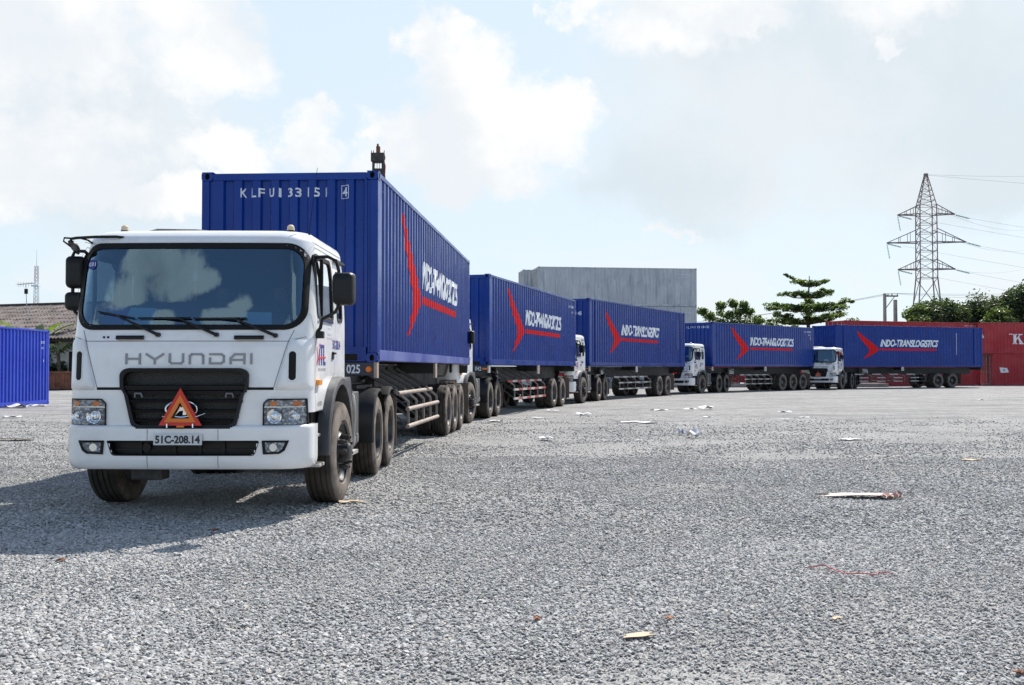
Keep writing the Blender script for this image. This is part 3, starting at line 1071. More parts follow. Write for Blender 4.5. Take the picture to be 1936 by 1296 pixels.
power_line('earth wire rising right from the pylon peak', (px0 + .2, PD, pz(328)), (px0 + 70, PD + 50, pz(328) + 11), 1.0, .016)
power_line('earth wire falling right from the pylon peak', (px0 + .2, PD, pz(329)), (px0 + 75, PD - 28, pz(329) - 9), 1.0, .016)

def pole(label, px, dist, top_y, r, arm=None):
    x = (px - 968) / 2019.4 * dist
    z = 1.4 + (695.6 - top_y) * dist / 2019.4
    t = thing('utility_pole', label, 'pole', (x, dist, 0))
    b = MB()
    b.cyl((0, 0, 0), (0, 0, z), r * 1.3, r, 10)
    b.build('shaft', M['concrete'], t, 40)
    if arm:
        b = MB()
        b.box(-.1, arm, -.06, .06, z - .35, z - .2)
        b.bar((0, 0, z - 1.7), (arm * .75, 0, z - .3), .07)
        b.build('cross_arm', M['lattice'], t)
        for q in (.25, .55, .95):
            b = MB()
            b.cyl((arm * q, 0, z - .2), (arm * q, 0, z + .02), .07, .04, 8)
            b.build('insulator', M['insulator'], t)
    return x, z
D2 = 112
xp, zp = pole('concrete utility pole with a side arm left of the pylon', 1673.5, D2, 554, .17, 1.4)
pole('bare pole standing just right of the pole with the side arm', 1693.5, D2 - 6, 566, .19)
pole('small far pole with a cross arm left of the layered tree', 1469, 140, 599, .13, .6)
for k, (dx, dz) in enumerate(((.3, 0), (.8, .02), (1.35, .02))):
    nm = ('inner', 'middle', 'outer')[k]
    power_line('wire from the %s insulator of the side-arm pole to the right' % nm, (xp + dx, D2, zp + dz), (xp + 62, D2 + 4 - 9 * k, zp + 3.8 + .7 * k), 2.0, .015)
    power_line('wire from the %s insulator of the side-arm pole to the left' % nm, (xp + dx, D2, zp + dz), (xp - 46, D2 + 60, zp - 1.2 + k * .4), 2.0, .015)

# ================================================================ LETTERING
def text_bm(body, size, shear=0.0, bold=0.0, xs=1.0, space=1.0):
    cu = bpy.data.curves.new('text', 'FONT')
    cu.body = body
    cu.size = size
    cu.shear = shear
    cu.offset = bold
    cu.space_character = space
    cu.resolution_u = 3
    ob = bpy.data.objects.new('text', cu)
    COL.objects.link(ob)
    dg = bpy.context.evaluated_depsgraph_get()
    me = bpy.data.meshes.new_from_object(ob.evaluated_get(dg))
    bpy.data.objects.remove(ob)
    bpy.data.curves.remove(cu)
    bm = bmesh.new()
    bm.from_mesh(me)
    bpy.data.meshes.remove(me)
    for v in bm.verts:
        v.co.x *= xs
    return bm

def fit(bm, u0, u1, v0, v1):
    """scale flat lettering into a rectangle"""
    xs = [v.co.x for v in bm.verts]
    ys = [v.co.y for v in bm.verts]
    a, b_, c_, d = min(xs), max(xs), min(ys), max(ys)
    for v in bm.verts:
        v.co.x = u0 + (v.co.x - a) / (b_ - a) * (u1 - u0)
        v.co.y = v0 + (v.co.y - c_) / (d - c_) * (v1 - v0)
    return bm

def poly_bm(polys):
    bm = bmesh.new()
    for p in polys:
        bm.faces.new([bm.verts.new((u, v, 0)) for u, v in p])
    bm.normal_update()
    return bm

def lay(bm, fn, breaks=(), name='lettering'):
    """lay flat print (u, v) on a surface fn(u, v), cut at the folds of the sheet"""
    bmesh.ops.triangulate(bm, faces=bm.faces)
    us = [v.co.x for v in bm.verts]
    lo, hi = min(us), max(us)
    for b_ in breaks:
        if lo < b_ < hi:
            bmesh.ops.bisect_plane(bm, geom=bm.verts[:] + bm.edges[:] + bm.faces[:], plane_co=(b_, 0, 0), plane_no=(1, 0, 0))
    for v in bm.verts:
        v.co = fn(v.co.x, v.co.y)
    me = bpy.data.meshes.new(name)
    bm.to_mesh(me)
    bm.free()
    return me

def printed(name, bm, fn, mat, parent, breaks=()):
    me = lay(bm, fn, breaks, name)
    me.materials.append(mat)
    return link(name, me, parent)

# ================================================================ SHIPPING CONTAINERS
CW = 2.438
PER, DEP = 0.278, 0.036
def corr(y0, y1, per=PER, prof=(0.072, 0.068, 0.070, 0.068), dep=DEP):
    """break points (y, inset) of a corrugated sheet between y0 and y1"""
    tot = sum(prof)
    k = per / tot
    n = int((y1 - y0) / per)
    off = y0 + ((y1 - y0) - n * per) / 2
    out = [(y0, 0.0)]
    for i in range(n):
        a = off + i * per
        out += [(a, 0.0), (a + prof[0] * k, 0.0), (a + (prof[0] + prof[1]) * k, dep), (a + (prof[0] + prof[1] + prof[2]) * k, dep)]
    out += [(off + n * per, 0.0), (y1, 0.0)]
    return out
def inset_at(cr, y):
    return lerp(cr, y)
FRONT_PROF = (0.105, 0.022, 0.100, 0.022)

def casting(b, x, y, z, sx, sy):
    """corner casting with oval holes in its outer end and side; (x, y, z) is the outer lower corner"""
    w, l, h = 0.162, 0.178, 0.118
    X = lambda u: x - sx * u
    Yy = lambda v: y - sy * v
    def holed(fn, a, c_):
        n = 12
        ov = [(a / 2 + .033 * math.cos(2 * math.pi * i / n + .26), c_ / 2 + .045 * math.sin(2 * math.pi * i / n + .26)) for i in range(n)]
        rect = []
        for i in range(n):
            t = 2 * math.pi * i / n + .26
            cx, sy_ = math.cos(t), math.sin(t)
            s = min(a / 2 / max(abs(cx), 1e-6), c_ / 2 / max(abs(sy_), 1e-6))
            rect.append((a / 2 + cx * s, c_ / 2 + sy_ * s))
        vs = [fn(*p, 0) for p in rect] + [fn(*p, 0) for p in ov] + [fn(*p, .07) for p in ov]
        b.mi = 0
        b.add(vs, [(i, (i + 1) % n, n + (i + 1) % n, n + i) for i in range(n)])
        b.mi = 1
        b.add(vs, [(n + i, n + (i + 1) % n, 2 * n + (i + 1) % n, 2 * n + i) for i in range(n)] + [tuple(range(2 * n, 3 * n))])
        b.mi = 0
    e = .004
    b.box(*sorted((X(e + .075), X(w))), *sorted((Yy(e + .075), Yy(l))), z, z + h)
    for zz in (z, z + h):     # top and bottom lids, and the corner walls
        b.add([(X(0), Yy(0), zz), (X(w), Yy(0), zz), (X(w), Yy(l), zz), (X(0), Yy(l), zz)], [(0, 1, 2, 3)])
    holed(lambda u, v, d: (X(u), Yy(d), z + v), w, h)
    holed(lambda u, v, d: (X(d), Yy(u), z + v), l, h)

_cache = {}
def container(label, group, loc, yaw, L, H, paint='blue', rail='blue', number=None, code=None, logo=None, door_first=False, posts=False, dust=False):
    """origin under the middle of the first end; y runs along the box.  door_first: the door end comes first"""
    t = thing('shipping_container', label, 'container', loc, -yaw, group)
    hw = CW / 2
    key = (L, H, paint, rail, door_first, posts)
    if key not in _cache:
        ms = []
        P, Q = M[paint], M[rail]
        ins = 0.012
        ya, yb = (0.16, L - 0.16)
        # posts for boxes longer than 40 feet
        extra = [0.762, L - 0.762] if posts else []
        side = corr(ya, yb)
        for s in (1, -1):
            b = MB()
            z0, z1 = 0.155, H - 0.055
            lo = [(s * (hw - ins - d), y, z0) for y, d in side]
            hi = [(s * (hw - ins - d), y, z1) for y, d in side]
            b.rows([lo, hi])
            ms.append(('side_panel', b.mesh('side_panel', P, fix=False)))
            b = MB()
            b.box(*sorted((s * (hw - .06), s * hw)), .17, L - .17, H - .075, H - .012)
            ms.append(('top_rail', b.mesh('top_rail', P, bevel=.006)))
            b = MB()
            b.box(*sorted((s * (hw - .045), s * (hw - .002))), .17, L - .17, .012, .165)
            b.box(*sorted((s * (hw - .10), s * (hw - .002))), .17, L - .17, .012, .03)
            ms.append(('bottom_rail', b.mesh('bottom_rail', Q, bevel=.004)))
            for yy in extra:
                b = MB()
                b.box(*sorted((s * (hw - .06), s * (hw + .004))), yy - .075, yy + .075, .0, H)
                ms.append(('side_post', b.mesh('side_post', P, bevel=.008)))
        for s in (1, -1):
            for e, ye in ((-1, 0.0), (1, L)):
                b = MB()
                y0, y1 = (0.004, .15) if e < 0 else (L - .15, L - .004)
                b.box(*sorted((s * (hw - .11), s * (hw - .003))), y0, y1, .118, H - .118)
                b.box(*sorted((s * (hw - .15), s * (hw - .11))), y0 + .02, y1 - .02, .118, H - .118)
                ms.append(('corner_post', b.mesh('corner_post', P, bevel=.012)))
                for z in (0, H - .118):
                    b = MB()
                    casting(b, s * hw, ye, z, s, e)
                    ms.append(('corner_casting', b.mesh('corner_casting', [P, M['darkhole']])))
        # plain end wall with deep grooves
        dl = L if door_first else 0.0
        wall = corr(-hw + .15, hw - .15, .257, FRONT_PROF, .045)
        sgn = -1 if door_first else 1
        b = MB()
        b.rows([[(x, dl + sgn * (.02 + d), .20) for x, d in wall], [(x, dl + sgn * (.02 + d), H - .11) for x, d in wall]])
        ms.append(('end_wall', b.mesh('end_wall', P, fix=False)))
        b = MB()
        b.box(-hw + .162, hw - .162, *sorted((dl + sgn * .003, dl + sgn * .12)), H - .115, H - .02)
        ms.append(('end_header', b.mesh('end_header', P, bevel=.006)))
        b = MB()
        b.box(-hw + .162, hw - .162, *sorted((dl + sgn * .003, dl + sgn * .12)), .01, .205)
        b.mi = 1
        for s in (-1, 1):
            b.box(s * .78 - .16, s * .78 + .16, *sorted((dl + sgn * .0, dl + sgn * .02)), .02, .11)
        ms.append(('end_sill', b.mesh('end_sill', [P, M['darkhole']])))
        # door end
        dd = 0.0 if door_first else L
        sg = 1 if door_first else -1
        for s in (-1, 1):
            b = MB()
            wallp = corr(.02, hw - .16, .36, (.10, .05, .16, .05), .03)
            b.rows([[(s * u, dd + sg * (.04 + d), .16) for u, d in wallp], [(s * u, dd + sg * (.04 + d), H - .12) for u, d in wallp]])
            door = ('door', b.mesh('door', P, fix=False), [])
            for u in (.30, .80):
                b = MB()
                b.cyl((s * u, dd + sg * .012, .10), (s * u, dd + sg * .012, H - .08), .017, None, 8)
                for z in (.35, 1.0, 1.7, H - .35):
                    b.box(s * u - .05, s * u + .05, *sorted((dd + sg * .002, dd + sg * .045)), z, z + .06)
                b.bar((s * u, dd + sg * .008, 1.15), (s * (u - .26), dd + sg * .008, 1.13), .03)
                door[2].append(('lock_bar', b.mesh('lock_bar', M['alu'], 40)))
            ms.append(door)
        b = MB()
        b.box(-hw + .162, hw - .162, *sorted((dd + sg * .003, dd + sg * .12)), H - .12, H - .015)
        ms.append(('end_header', b.mesh('end_header', P, bevel=.006)))
        b = MB()
        b.box(-hw + .162, hw - .162, *sorted((dd + sg * .003, dd + sg * .12)), .01, .16)
        ms.append(('end_sill', b.mesh('end_sill', P, bevel=.006)))
        b = MB()
        top = corr(.15, L - .15, .209, (.091, .0135, .091, .0135), .02)
        b.rows([[(-hw + .05, y, H - .03 - d) for y, d in top], [(hw - .05, y, H - .03 - d) for y, d in top]])
        ms.append(('roof', b.mesh('roof', P, fix=False)))
        b = MB()
        b.box(-hw + .05, hw - .05, .15, L - .15, .10, .13)
        for k in range(int(L / .6)):
            b.box(-hw + .05, hw - .05, .3 + k * .6, .36 + k * .6, .015, .099)
        ms.append(('floor', b.mesh('floor', M['chassis'])))
        _cache[key] = ms
    for it in _cache[key]:
        o = link(it[0], it[1], t)
        for ch in (it[2] if len(it) > 2 else ()):
            link(ch[0], ch[1], o)
    side = corr(.16, L - .16)
    brk = [y for y, d in side]
    on_side = lambda u, v: (hw - .012 - inset_at(side, u) + .004, u, v)
    wall = corr(-hw + .15, hw - .15, .257, FRONT_PROF, .045)
    wb = [x for x, d in wall]
    if number:
        z0, hgt = H - .345, .125
        for ch, u in number:
            bm = fit(text_bm(ch, .2, 0, .004), u - (.012 if ch == '1' else .038), u + (.012 if ch == '1' else .038), z0, z0 + hgt)
            printed('number_character', bm, lambda a, c_: (a, .02 + inset_at(wall, a) - .004, c_), M['paleink'], t, wb)
        if len(number) > 10:
            u = number[-1][1]
            w_, e_ = .055, .008
            fr = [[(u - w_, z0 - .03), (u + w_, z0 - .03), (u + w_, z0 - .03 + e_), (u - w_, z0 - .03 + e_)],
                  [(u - w_, z0 + hgt + .022), (u + w_, z0 + hgt + .022), (u + w_, z0 + hgt + .03), (u - w_, z0 + hgt + .03)],
                  [(u - w_, z0 - .03), (u - w_ + e_, z0 - .03), (u - w_ + e_, z0 + hgt + .03), (u - w_, z0 + hgt + .03)],
                  [(u + w_ - e_, z0 - .03), (u + w_, z0 - .03), (u + w_, z0 + hgt + .03), (u + w_ - e_, z0 + hgt + .03)]]
            printed('number_frame', poly_bm(fr), lambda a, c_: (a, .02 + inset_at(wall, a) - .004, c_), M['paleink'], t, wb)
    if code:
        for body, u0, u1, v0, v1 in code:
            printed('code_lettering', fit(text_bm(body, .2, 0, .004), u0, u1, v0, v1), on_side, M['paleink'], t, brk)
    if logo is not None:
        so, zo = logo
        pts = [(703, 485), (722, 500), (740, 514), (765, 536), (790, 555), (815, 575), (840, 594), (858, 611), (870, 627), (858, 640), (840, 651),
               (820, 664), (800, 675), (776, 688), (752, 700), (765, 681), (777, 668), (786, 655), (793, 642), (797, 628), (788, 613), (775, 599),
               (760, 582), (745, 564), (731, 546), (720, 528), (711, 507)]
        def cv(x, y):
            return (so + 1.84 + (x - 703) * 2.03 / 167, zo + (2.53 - (y - 485) * 1.31 / 142 if y <= 627 else 1.22 - (y - 627) * .69 / 73))
        printed('swoosh_emblem', poly_bm([[cv(*p) for p in pts][::-1]]), on_side, M['decalred'], t, brk)
        bar = [[(so + 3.95, zo + 1.165), (so + 9.2, zo + 1.165), (so + 9.2, zo + 1.30), (so + 3.95, zo + 1.30)]]
        printed('red_underline', poly_bm(bar), on_side, M['decalred'], t, brk)
        bm = text_bm('INDO-TRANSLOGISTICS', 1.0, 0.30, 0.036, 1.0, 0.93)
        printed('company_lettering', fit(bm, so + 3.97, so + 9.38, zo + 1.42, zo + 1.93), on_side, M['decalwhite'], t, brk)
    return t

E_ = (  # corner of each load: x, y of its near lower corner, direction, length, height
    (-1.808, 14.379, R(3.554), 12.192, 2.591), (-0.635, 30.130, R(14.927), 12.192, 2.591), (3.283, 45.197, R(26.129), 13.716, 2.896),
    (11.531, 61.427, R(43.158), 12.192, 2.591), (22.120, 72.924, R(65.746), 13.716, 2.896))
def end_centre(k):
    x, y, a, L, H = E_[k]
    return x - math.cos(a) * CW / 2, y + math.sin(a) * CW / 2
ZB = 1.484
N1 = list(zip('KLFU1331514', (-.44, -.255, -.10, .105, .27, .475, .64, .845, 1.005, 1.195, 1.40)))
def digits(txt, us):
    return list(zip(txt, us))
LBL = ('blue container numbered KLFU133151 4 on the leading trailer',
       'blue container with a plain dark front wall, second in the line of trucks',
       'long blue container with extra side posts, third in the line below the grey stack',
       'blue container right of the grey stack with a small yellow mark at its far end',
       'long blue container nearly side-on before the red containers, last in the line')
conts = []
for k in range(5):
    x, y, a, L, H = E_[k]
    cx, cy = end_centre(k)
    long_ = L > 13
    num = None
    cx0 = -.62
    if k == 0:
        # photo: characters from 0.68 m left of centre to 0.77 m right of it
        us = np.interp([290, 347, 390, 447, 493, 550, 595, 651, 697, 750, 854], [57, 1040], [-CW / 2, CW / 2])
        num = digits('KLFU1331514', us)
    if k == 3:
        num = digits('KLFU1330858', np.linspace(-.55, .9, 11))
    code = None
    if k in (1, 3, 4):
        code = [('KLFU 133085 8', L - 1.25, L - .3, H - .36, H - .26), ('45G1', L - .75, L - .35, H - .56, H - .47)] if k != 4 else None
    if k == 4:
        code = [('KLFU', L - 2.62, L - 2.5, H - 2.0, H - .55)]
        code = None
    c_ = container(LBL[k], 'blue containers of the truck line', (cx, cy, ZB), a, L, H, 'blue', 'bluerail' if k == 0 else 'blue', num, code,
                   (0.0 if long_ else 0.2, 0.0 if long_ else -0.13), posts=long_)
    conts.append(c_)
    side = corr(.16, L - .16)
    fn = lambda u, v, s_=side: (CW / 2 - .012 - inset_at(s_, u) + .004, u, v)
    if k in (2, 4):     # upright white length mark near the far end
        u0 = L - (1.25 if k == 2 else 2.6)
        printed('length_mark', poly_bm([[(u0, .9), (u0 + .07, .9), (u0 + .07, 2.45), (u0, 2.45)]]), fn, M['paleink'], c_, [y_ for y_, _ in side])
    if k == 3:
        printed('yellow_mark', poly_bm([[(L - .45, 1.75), (L - .33, 1.75), (L - .33, 1.98), (L - .45, 1.98)]]), fn, M['amber'], c_, [y_ for y_, _ in side])
    if k == 2:
        wl = corr(-CW / 2 + .15, CW / 2 - .15, .257, FRONT_PROF, .045)
        bm = fit(text_bm('KLFU 45', .2, 0, .01), .15, .85, H - .72, H - .56)
        printed('number_lettering', bm, lambda a_, c2, w_=wl: (a_, .02 + inset_at(w_, a_) - .004, c2), M['paleink'], c_, [x_ for x_, _ in wl])

# blue box standing on the ground at the left edge
bl = container('bright blue container standing on the gravel at the left edge', None, (-19.3, 29.8, 0), R(-0.5), 12.192, 2.896, 'brightblue', 'brightblue', None,
               [('25', 11.5, 11.75, 2.36, 2.45), ('0', 11.55, 11.66, 2.14, 2.22), ('3', 11.45, 11.52, 1.64, 1.74), ('1', 11.66, 11.69, 1.64, 1.74)])

# grey stack: pad, three high, two rows
GA = R(82.2)
pad = MB()
pad.box(-8, 26, -3, 8, -.02, .28)
po = pad.build('concrete_pad', M['concrete'], None, kind='structure')
po.location = (1.93, 79.2, 0)
po.rotation_euler = (0, 0, R(90) - GA)
dx, dy = math.sin(GA), math.cos(GA)
nx_, ny_ = -math.cos(GA), math.sin(GA)
for row in range(2):
    ox = 1.93 + (nx_ * 2.62 - dx * .75) * row
    oy = 79.2 + (ny_ * 2.62 - dy * .75) * row
    cx, cy = ox + nx_ * CW / 2, oy + ny_ * CW / 2
    for lv in range(3):
        if row == 1 and lv == 0:
            continue
        lab = ('weathered grey container, %s of the front grey stack' if row == 0 else 'grey container behind the front grey stack, %s of its row') % ('lowest', 'middle', 'topmost')[lv]
        code = [('TTNU 528436', 10.75, 11.7, 2.36, 2.47), ('45G1 0', 10.75, 11.4, 2.14, 2.25)] if row == 0 and lv == 2 else ([('TTNU 8 1 8 1', 10.75, 11.7, 2.36, 2.47)] if row == 0 else None)
        container(lab, 'stacked grey containers', (cx, cy, .28 + lv * 2.896), GA, 12.192, 2.896, 'greybox', 'greybox', None, code, door_first=True)
# row 1 keeps its lowest box too
cx, cy = 1.93 + nx_ * 2.62 - dx * .75 + nx_ * CW / 2, 79.2 + ny_ * 2.62 - dy * .75 + ny_ * CW / 2
container('grey container behind the front grey stack, lowest of its row', 'stacked grey containers', (cx, cy, .28), GA, 12.192, 2.896, 'greybox', 'greybox', door_first=True)

# red boxes
RA = math.atan2(38.4 - 27.0, 88.6 - 84.2)
rx0, ry0 = 26.2, 84.0
for lv in range(2):
    ux, uy = -math.cos(RA), math.sin(RA)
    container('dull red container behind the last blue container, %s of two' % ('lower', 'upper')[lv], 'stacked red containers',
              (rx0 + ux * CW / 2, ry0 + uy * CW / 2, lv * 2.591), RA, 13.716, 2.591, 'redbox', 'redbox', None,
              [('KLFU 16016 8', 12.1, 13.3, 2.28, 2.38), ('45G1', 12.75, 13.2, 2.08, 2.18)] if lv else None, door_first=True)
RB = R(90.5)
t_ = container('dull red container marked with a white K, upper of the right stack', 'stacked red containers', (38.55, 88.3 + CW / 2, 2.591), RB, 12.192, 2.591, 'redbox', 'redbox', door_first=False)
side = corr(.16, 12.192 - .16)
fn = lambda u, v: (CW / 2 - .012 - inset_at(side, u) + .004, u, v)
bk = [y_ for y_, _ in side]
k0, kz, kh = 2.86, .80, .84
def kp(*pts): return [(k0 + u * kh, kz + v * kh) for u, v in pts]
printed('white_letter', poly_bm([kp((.10, 0), (.36, 0), (.36, 1), (.10, 1)), kp((0, 0), (.46, 0), (.46, .09), (0, .09)), kp((0, .91), (.46, .91), (.46, 1), (0, 1)),
        kp((.36, .36), (.80, .91), (.66, .91), (.36, .54)), kp((.50, .62), (.72, .09), (1.0, .09), (.62, .76)), kp((.60, 0), (1.1, 0), (1.1, .09), (.60, .09)),
        kp((.55, .91), (.98, .91), (.98, 1), (.55, 1))]), fn, M['decalwhite'], t_, bk)
printed('quote_mark', poly_bm([kp((-.33, .93), (-.22, .93), (-.20, 1.03), (-.33, 1.03)), kp((-.17, .93), (-.06, .93), (-.04, 1.03), (-.17, 1.03))]), fn, M['decalwhite'], t_, bk)
printed('white_letter', poly_bm([[(.33, 1.32), (.52, 1.32), (.36, 1.72), (.33, 1.72)]]), fn, M['decalwhite'], t_, bk)
t_ = container('darker red container with a white flag emblem, lower of the right stack', 'stacked red containers', (39.55, 88.1 + CW / 2, 0), R(87.5), 12.192, 2.591, 'redbox', 'redbox', door_first=True)
printed('flag_emblem', poly_bm([[(.62, 1.47), (1.28, 1.42), (1.40, 1.06), (.74, 1.02)]]), fn, M['decalwhite'], t_, bk)
printed('flag_letter', fit(text_bm('K', .2, 0, .01), .93, 1.12, 1.16, 1.34), lambda u, v: tuple(a + b_ for a, b_ in zip(fn(u, v), (.003, 0, 0))), M['redink'], t_, bk)
container('red container behind the fourth trailer, standing singly on the ground', 'stacked red containers', (13.1, 86.5, 0), R(92), 12.192, 2.591, 'redbox', 'redbox')

# mast of a container stacker behind the first load
st = thing('stacker_mast', 'dark rusty mast head with a square opening rising behind the leading container', 'mast', (-5.66, 45.0, 0))
b = MB()
for s in (-1, 1):
    b.box(s * .20 - .045, s * .20 + .045, -.12, .12, 0, 10.12)
b.box(-.245, .245, -.1, .1, 10.08, 10.16)
b.box(-.245, .245, -.1, .1, 9.2, 9.84)
b.build('mast_frame', M['chassis'], st, bevel=.01)
b = MB()
b.box(-.30, .26, -.15, .15, 10.14, 10.50)
b.build('head_plate', M['chassis'], st, bevel=.012)
b = MB()
b.box(-.08, .08, -.1, .1, 10.50, 10.78)
b.cyl((-.02, 0, 10.78), (-.02, 0, 10.90), .05, .04, 8)
b.build('sheave_block', M['rust'], st, bevel=.01)
for x_ in (-.29, -.2, .25):
    b = MB()
    b.cyl((x_, 0, 10.48), (x_, 0, 10.62), .016, None, 6)
    b.build('pin', M['chassis'], st)
for x_ in (-.05, .05):
    b = MB()
    b.cyl((x_, .02, 9.84), (x_, .02, 10.08), .012, None, 6)
    b.build('hoist_rod', M['alu'], st)
b = MB()
b.tube([(.22, .05, 10.5), (.26, .02, 10.3), (.22, .02, 10.15), (.27, .03, 9.95), (.25, .02, 9.6), (.28, 0, 9.0)], .05, 6)
b.build('hose', M['rust'], st, 60)
b = MB()
b.box(-1.2, 1.2, .1, 3.6, .45, 1.5)
b.box(-1.0, 1.0, 2.2, 3.5, 1.5, 2.3)
for x_ in (-1.1, 1.1):
    for y_ in (.7, 2.9):
        b.cyl((x_ - .2, y_, .5), (x_ + .2, y_, .5), .5, None, 20)
b.build('chassis', M['chassis'], st, bevel=.02)

# ================================================================ WHEELS
TR, TW = 0.53, 0.29
def tyre_mesh(name, mat, blocks, n=60):
    """tread with grooves; blocks: shoulder lugs every other step"""
    h = TW / 2
    tread = [(-h + .012, TR - .012)]
    for g_c in (-.085, -.03, .03, .085):
        tread += [(g_c - .008, TR), (g_c - .004, TR - .014), (g_c + .004, TR - .014), (g_c + .008, TR)]
    tread += [(h - .012, TR - .012)]
    prof = tread + [(h + .012, TR - .075), (h + .020, TR - .13), (h + .014, TR - .19), (h - .012, .315), (h - .035, .300),
                    (-h + .035, .300), (-h + .012, .315), (-h - .014, TR - .19), (-h - .020, TR - .13), (-h - .012, TR - .075)]
    b = MB()
    if not blocks:
        b.lathe_x(prof, n)
    else:
        n = 64
        vs, fs = [], []
        P = len(prof)
        for i in range(n):
            lug = (i // 2) % 2
            for k, (x, r) in enumerate(prof):
                if k < len(tread):
                    ph = ((i + (1 if x > 0 else 0) * 2) // 2) % 2
                    if ph and abs(x) > .05:
                        r -= .022
                elif abs(x) > h and r > TR - .1 and lug:
                    r -= .012
                a = 2 * math.pi * (i + (x * 6)) / n
                vs.append((x, r * math.cos(a), r * math.sin(a)))
        for i in range(n):
            j = (i + 1) % n
            for k in range(P):
                l = (k + 1) % P
                fs.append((i * P + k, i * P + l, j * P + l, j * P + k))
        b.add(vs, fs)
    return b.mesh(name, mat, 40)
TY = {'tyre': tyre_mesh('tyre', M['tyre'], False), 'tyre2': tyre_mesh('tyre', M['tyre2'], True)}
# steering wheel of the truck: convex disc with a ring of nuts (outer side +x)
b = MB()
b.lathe_x([(.145, .300), (.150, .315), (.138, .318), (.105, .290), (.085, .275), (.080, .262), (.120, .205), (.135, .195), (.135, .0), (.120, .0), (-.12, .0), (-.12, .30), (-.145, .318), (-.14, .30)], 40, closed=False)
RIM_F = b.mesh('rim', M['rim'], 35)
b = MB()
b.lathe_x([(.13, .105), (.215, .095), (.235, .075), (.245, .0)], 24, closed=False)
for i in range(10):
    a = 2 * math.pi * i / 10
    c_ = Vector((.13, math.cos(a) * .165, math.sin(a) * .165))
    b.cyl(c_, c_ + Vector((.065, 0, 0)), .026, .023, 6)
    b.cyl(c_ + Vector((.065, 0, 0)), c_ + Vector((.095, 0, 0)), .016, .014, 8)
HUB_F = b.mesh('hub', M['rim'], 35)
b = MB()
b.lathe_x([(.150, .315), (.145, .298), (.10, .285), (-.02, .268), (-.06, .255), (-.065, .21), (-.05, .18), (-.05, .0), (-.12, .0), (-.14, .31)], 40, closed=False)
RIM_R = {'tyre': b.mesh('rim', M['rim'], 35), 'tyre2': b.mesh('rim', M['rimdust'], 35)}
b = MB()
b.lathe_x([(-.05, .14), (.06, .13), (.085, .10), (.09, .0)], 20, closed=False)
for i in range(10):
    a = 2 * math.pi * i / 10
    c_ = Vector((-.06, math.cos(a) * .195, math.sin(a) * .195))
    b.cyl(c_, c_ + Vector((.045, 0, 0)), .022, .02, 6)
HUB_R = {'tyre': b.mesh('hub', M['rim'], 35), 'tyre2': b.mesh('hub', M['rimdust'], 35)}

def wheel(parent, x, y, side, kind='tyre', front=False, dual=False, steer=0.0):
    """a wheel, or a pair sharing one hub, as a part with sub-parts; x is the centre of the outer tyre"""
    e = bpy.data.objects.new('wheel', None)
    COL.objects.link(e)
    e.parent = parent
    e.location = (x, y, TR - .012)
    e.rotation_euler = (0, 0, (0 if side > 0 else math.pi) + steer)
    spin = random.uniform(0, 6)
    its = [('tyre', TY[kind], 0.0), ('rim', RIM_F if front else RIM_R[kind], 0.0), ('hub', HUB_F if front else HUB_R[kind], 0.0)]
    if dual:
        its.append(('tyre', TY[kind], -.335))
    for nm, me, ox in its:
        o = link(nm, me, e)
        o.location = (ox, 0, 0)
        o.rotation_euler = (spin, 0, 0)
    return e

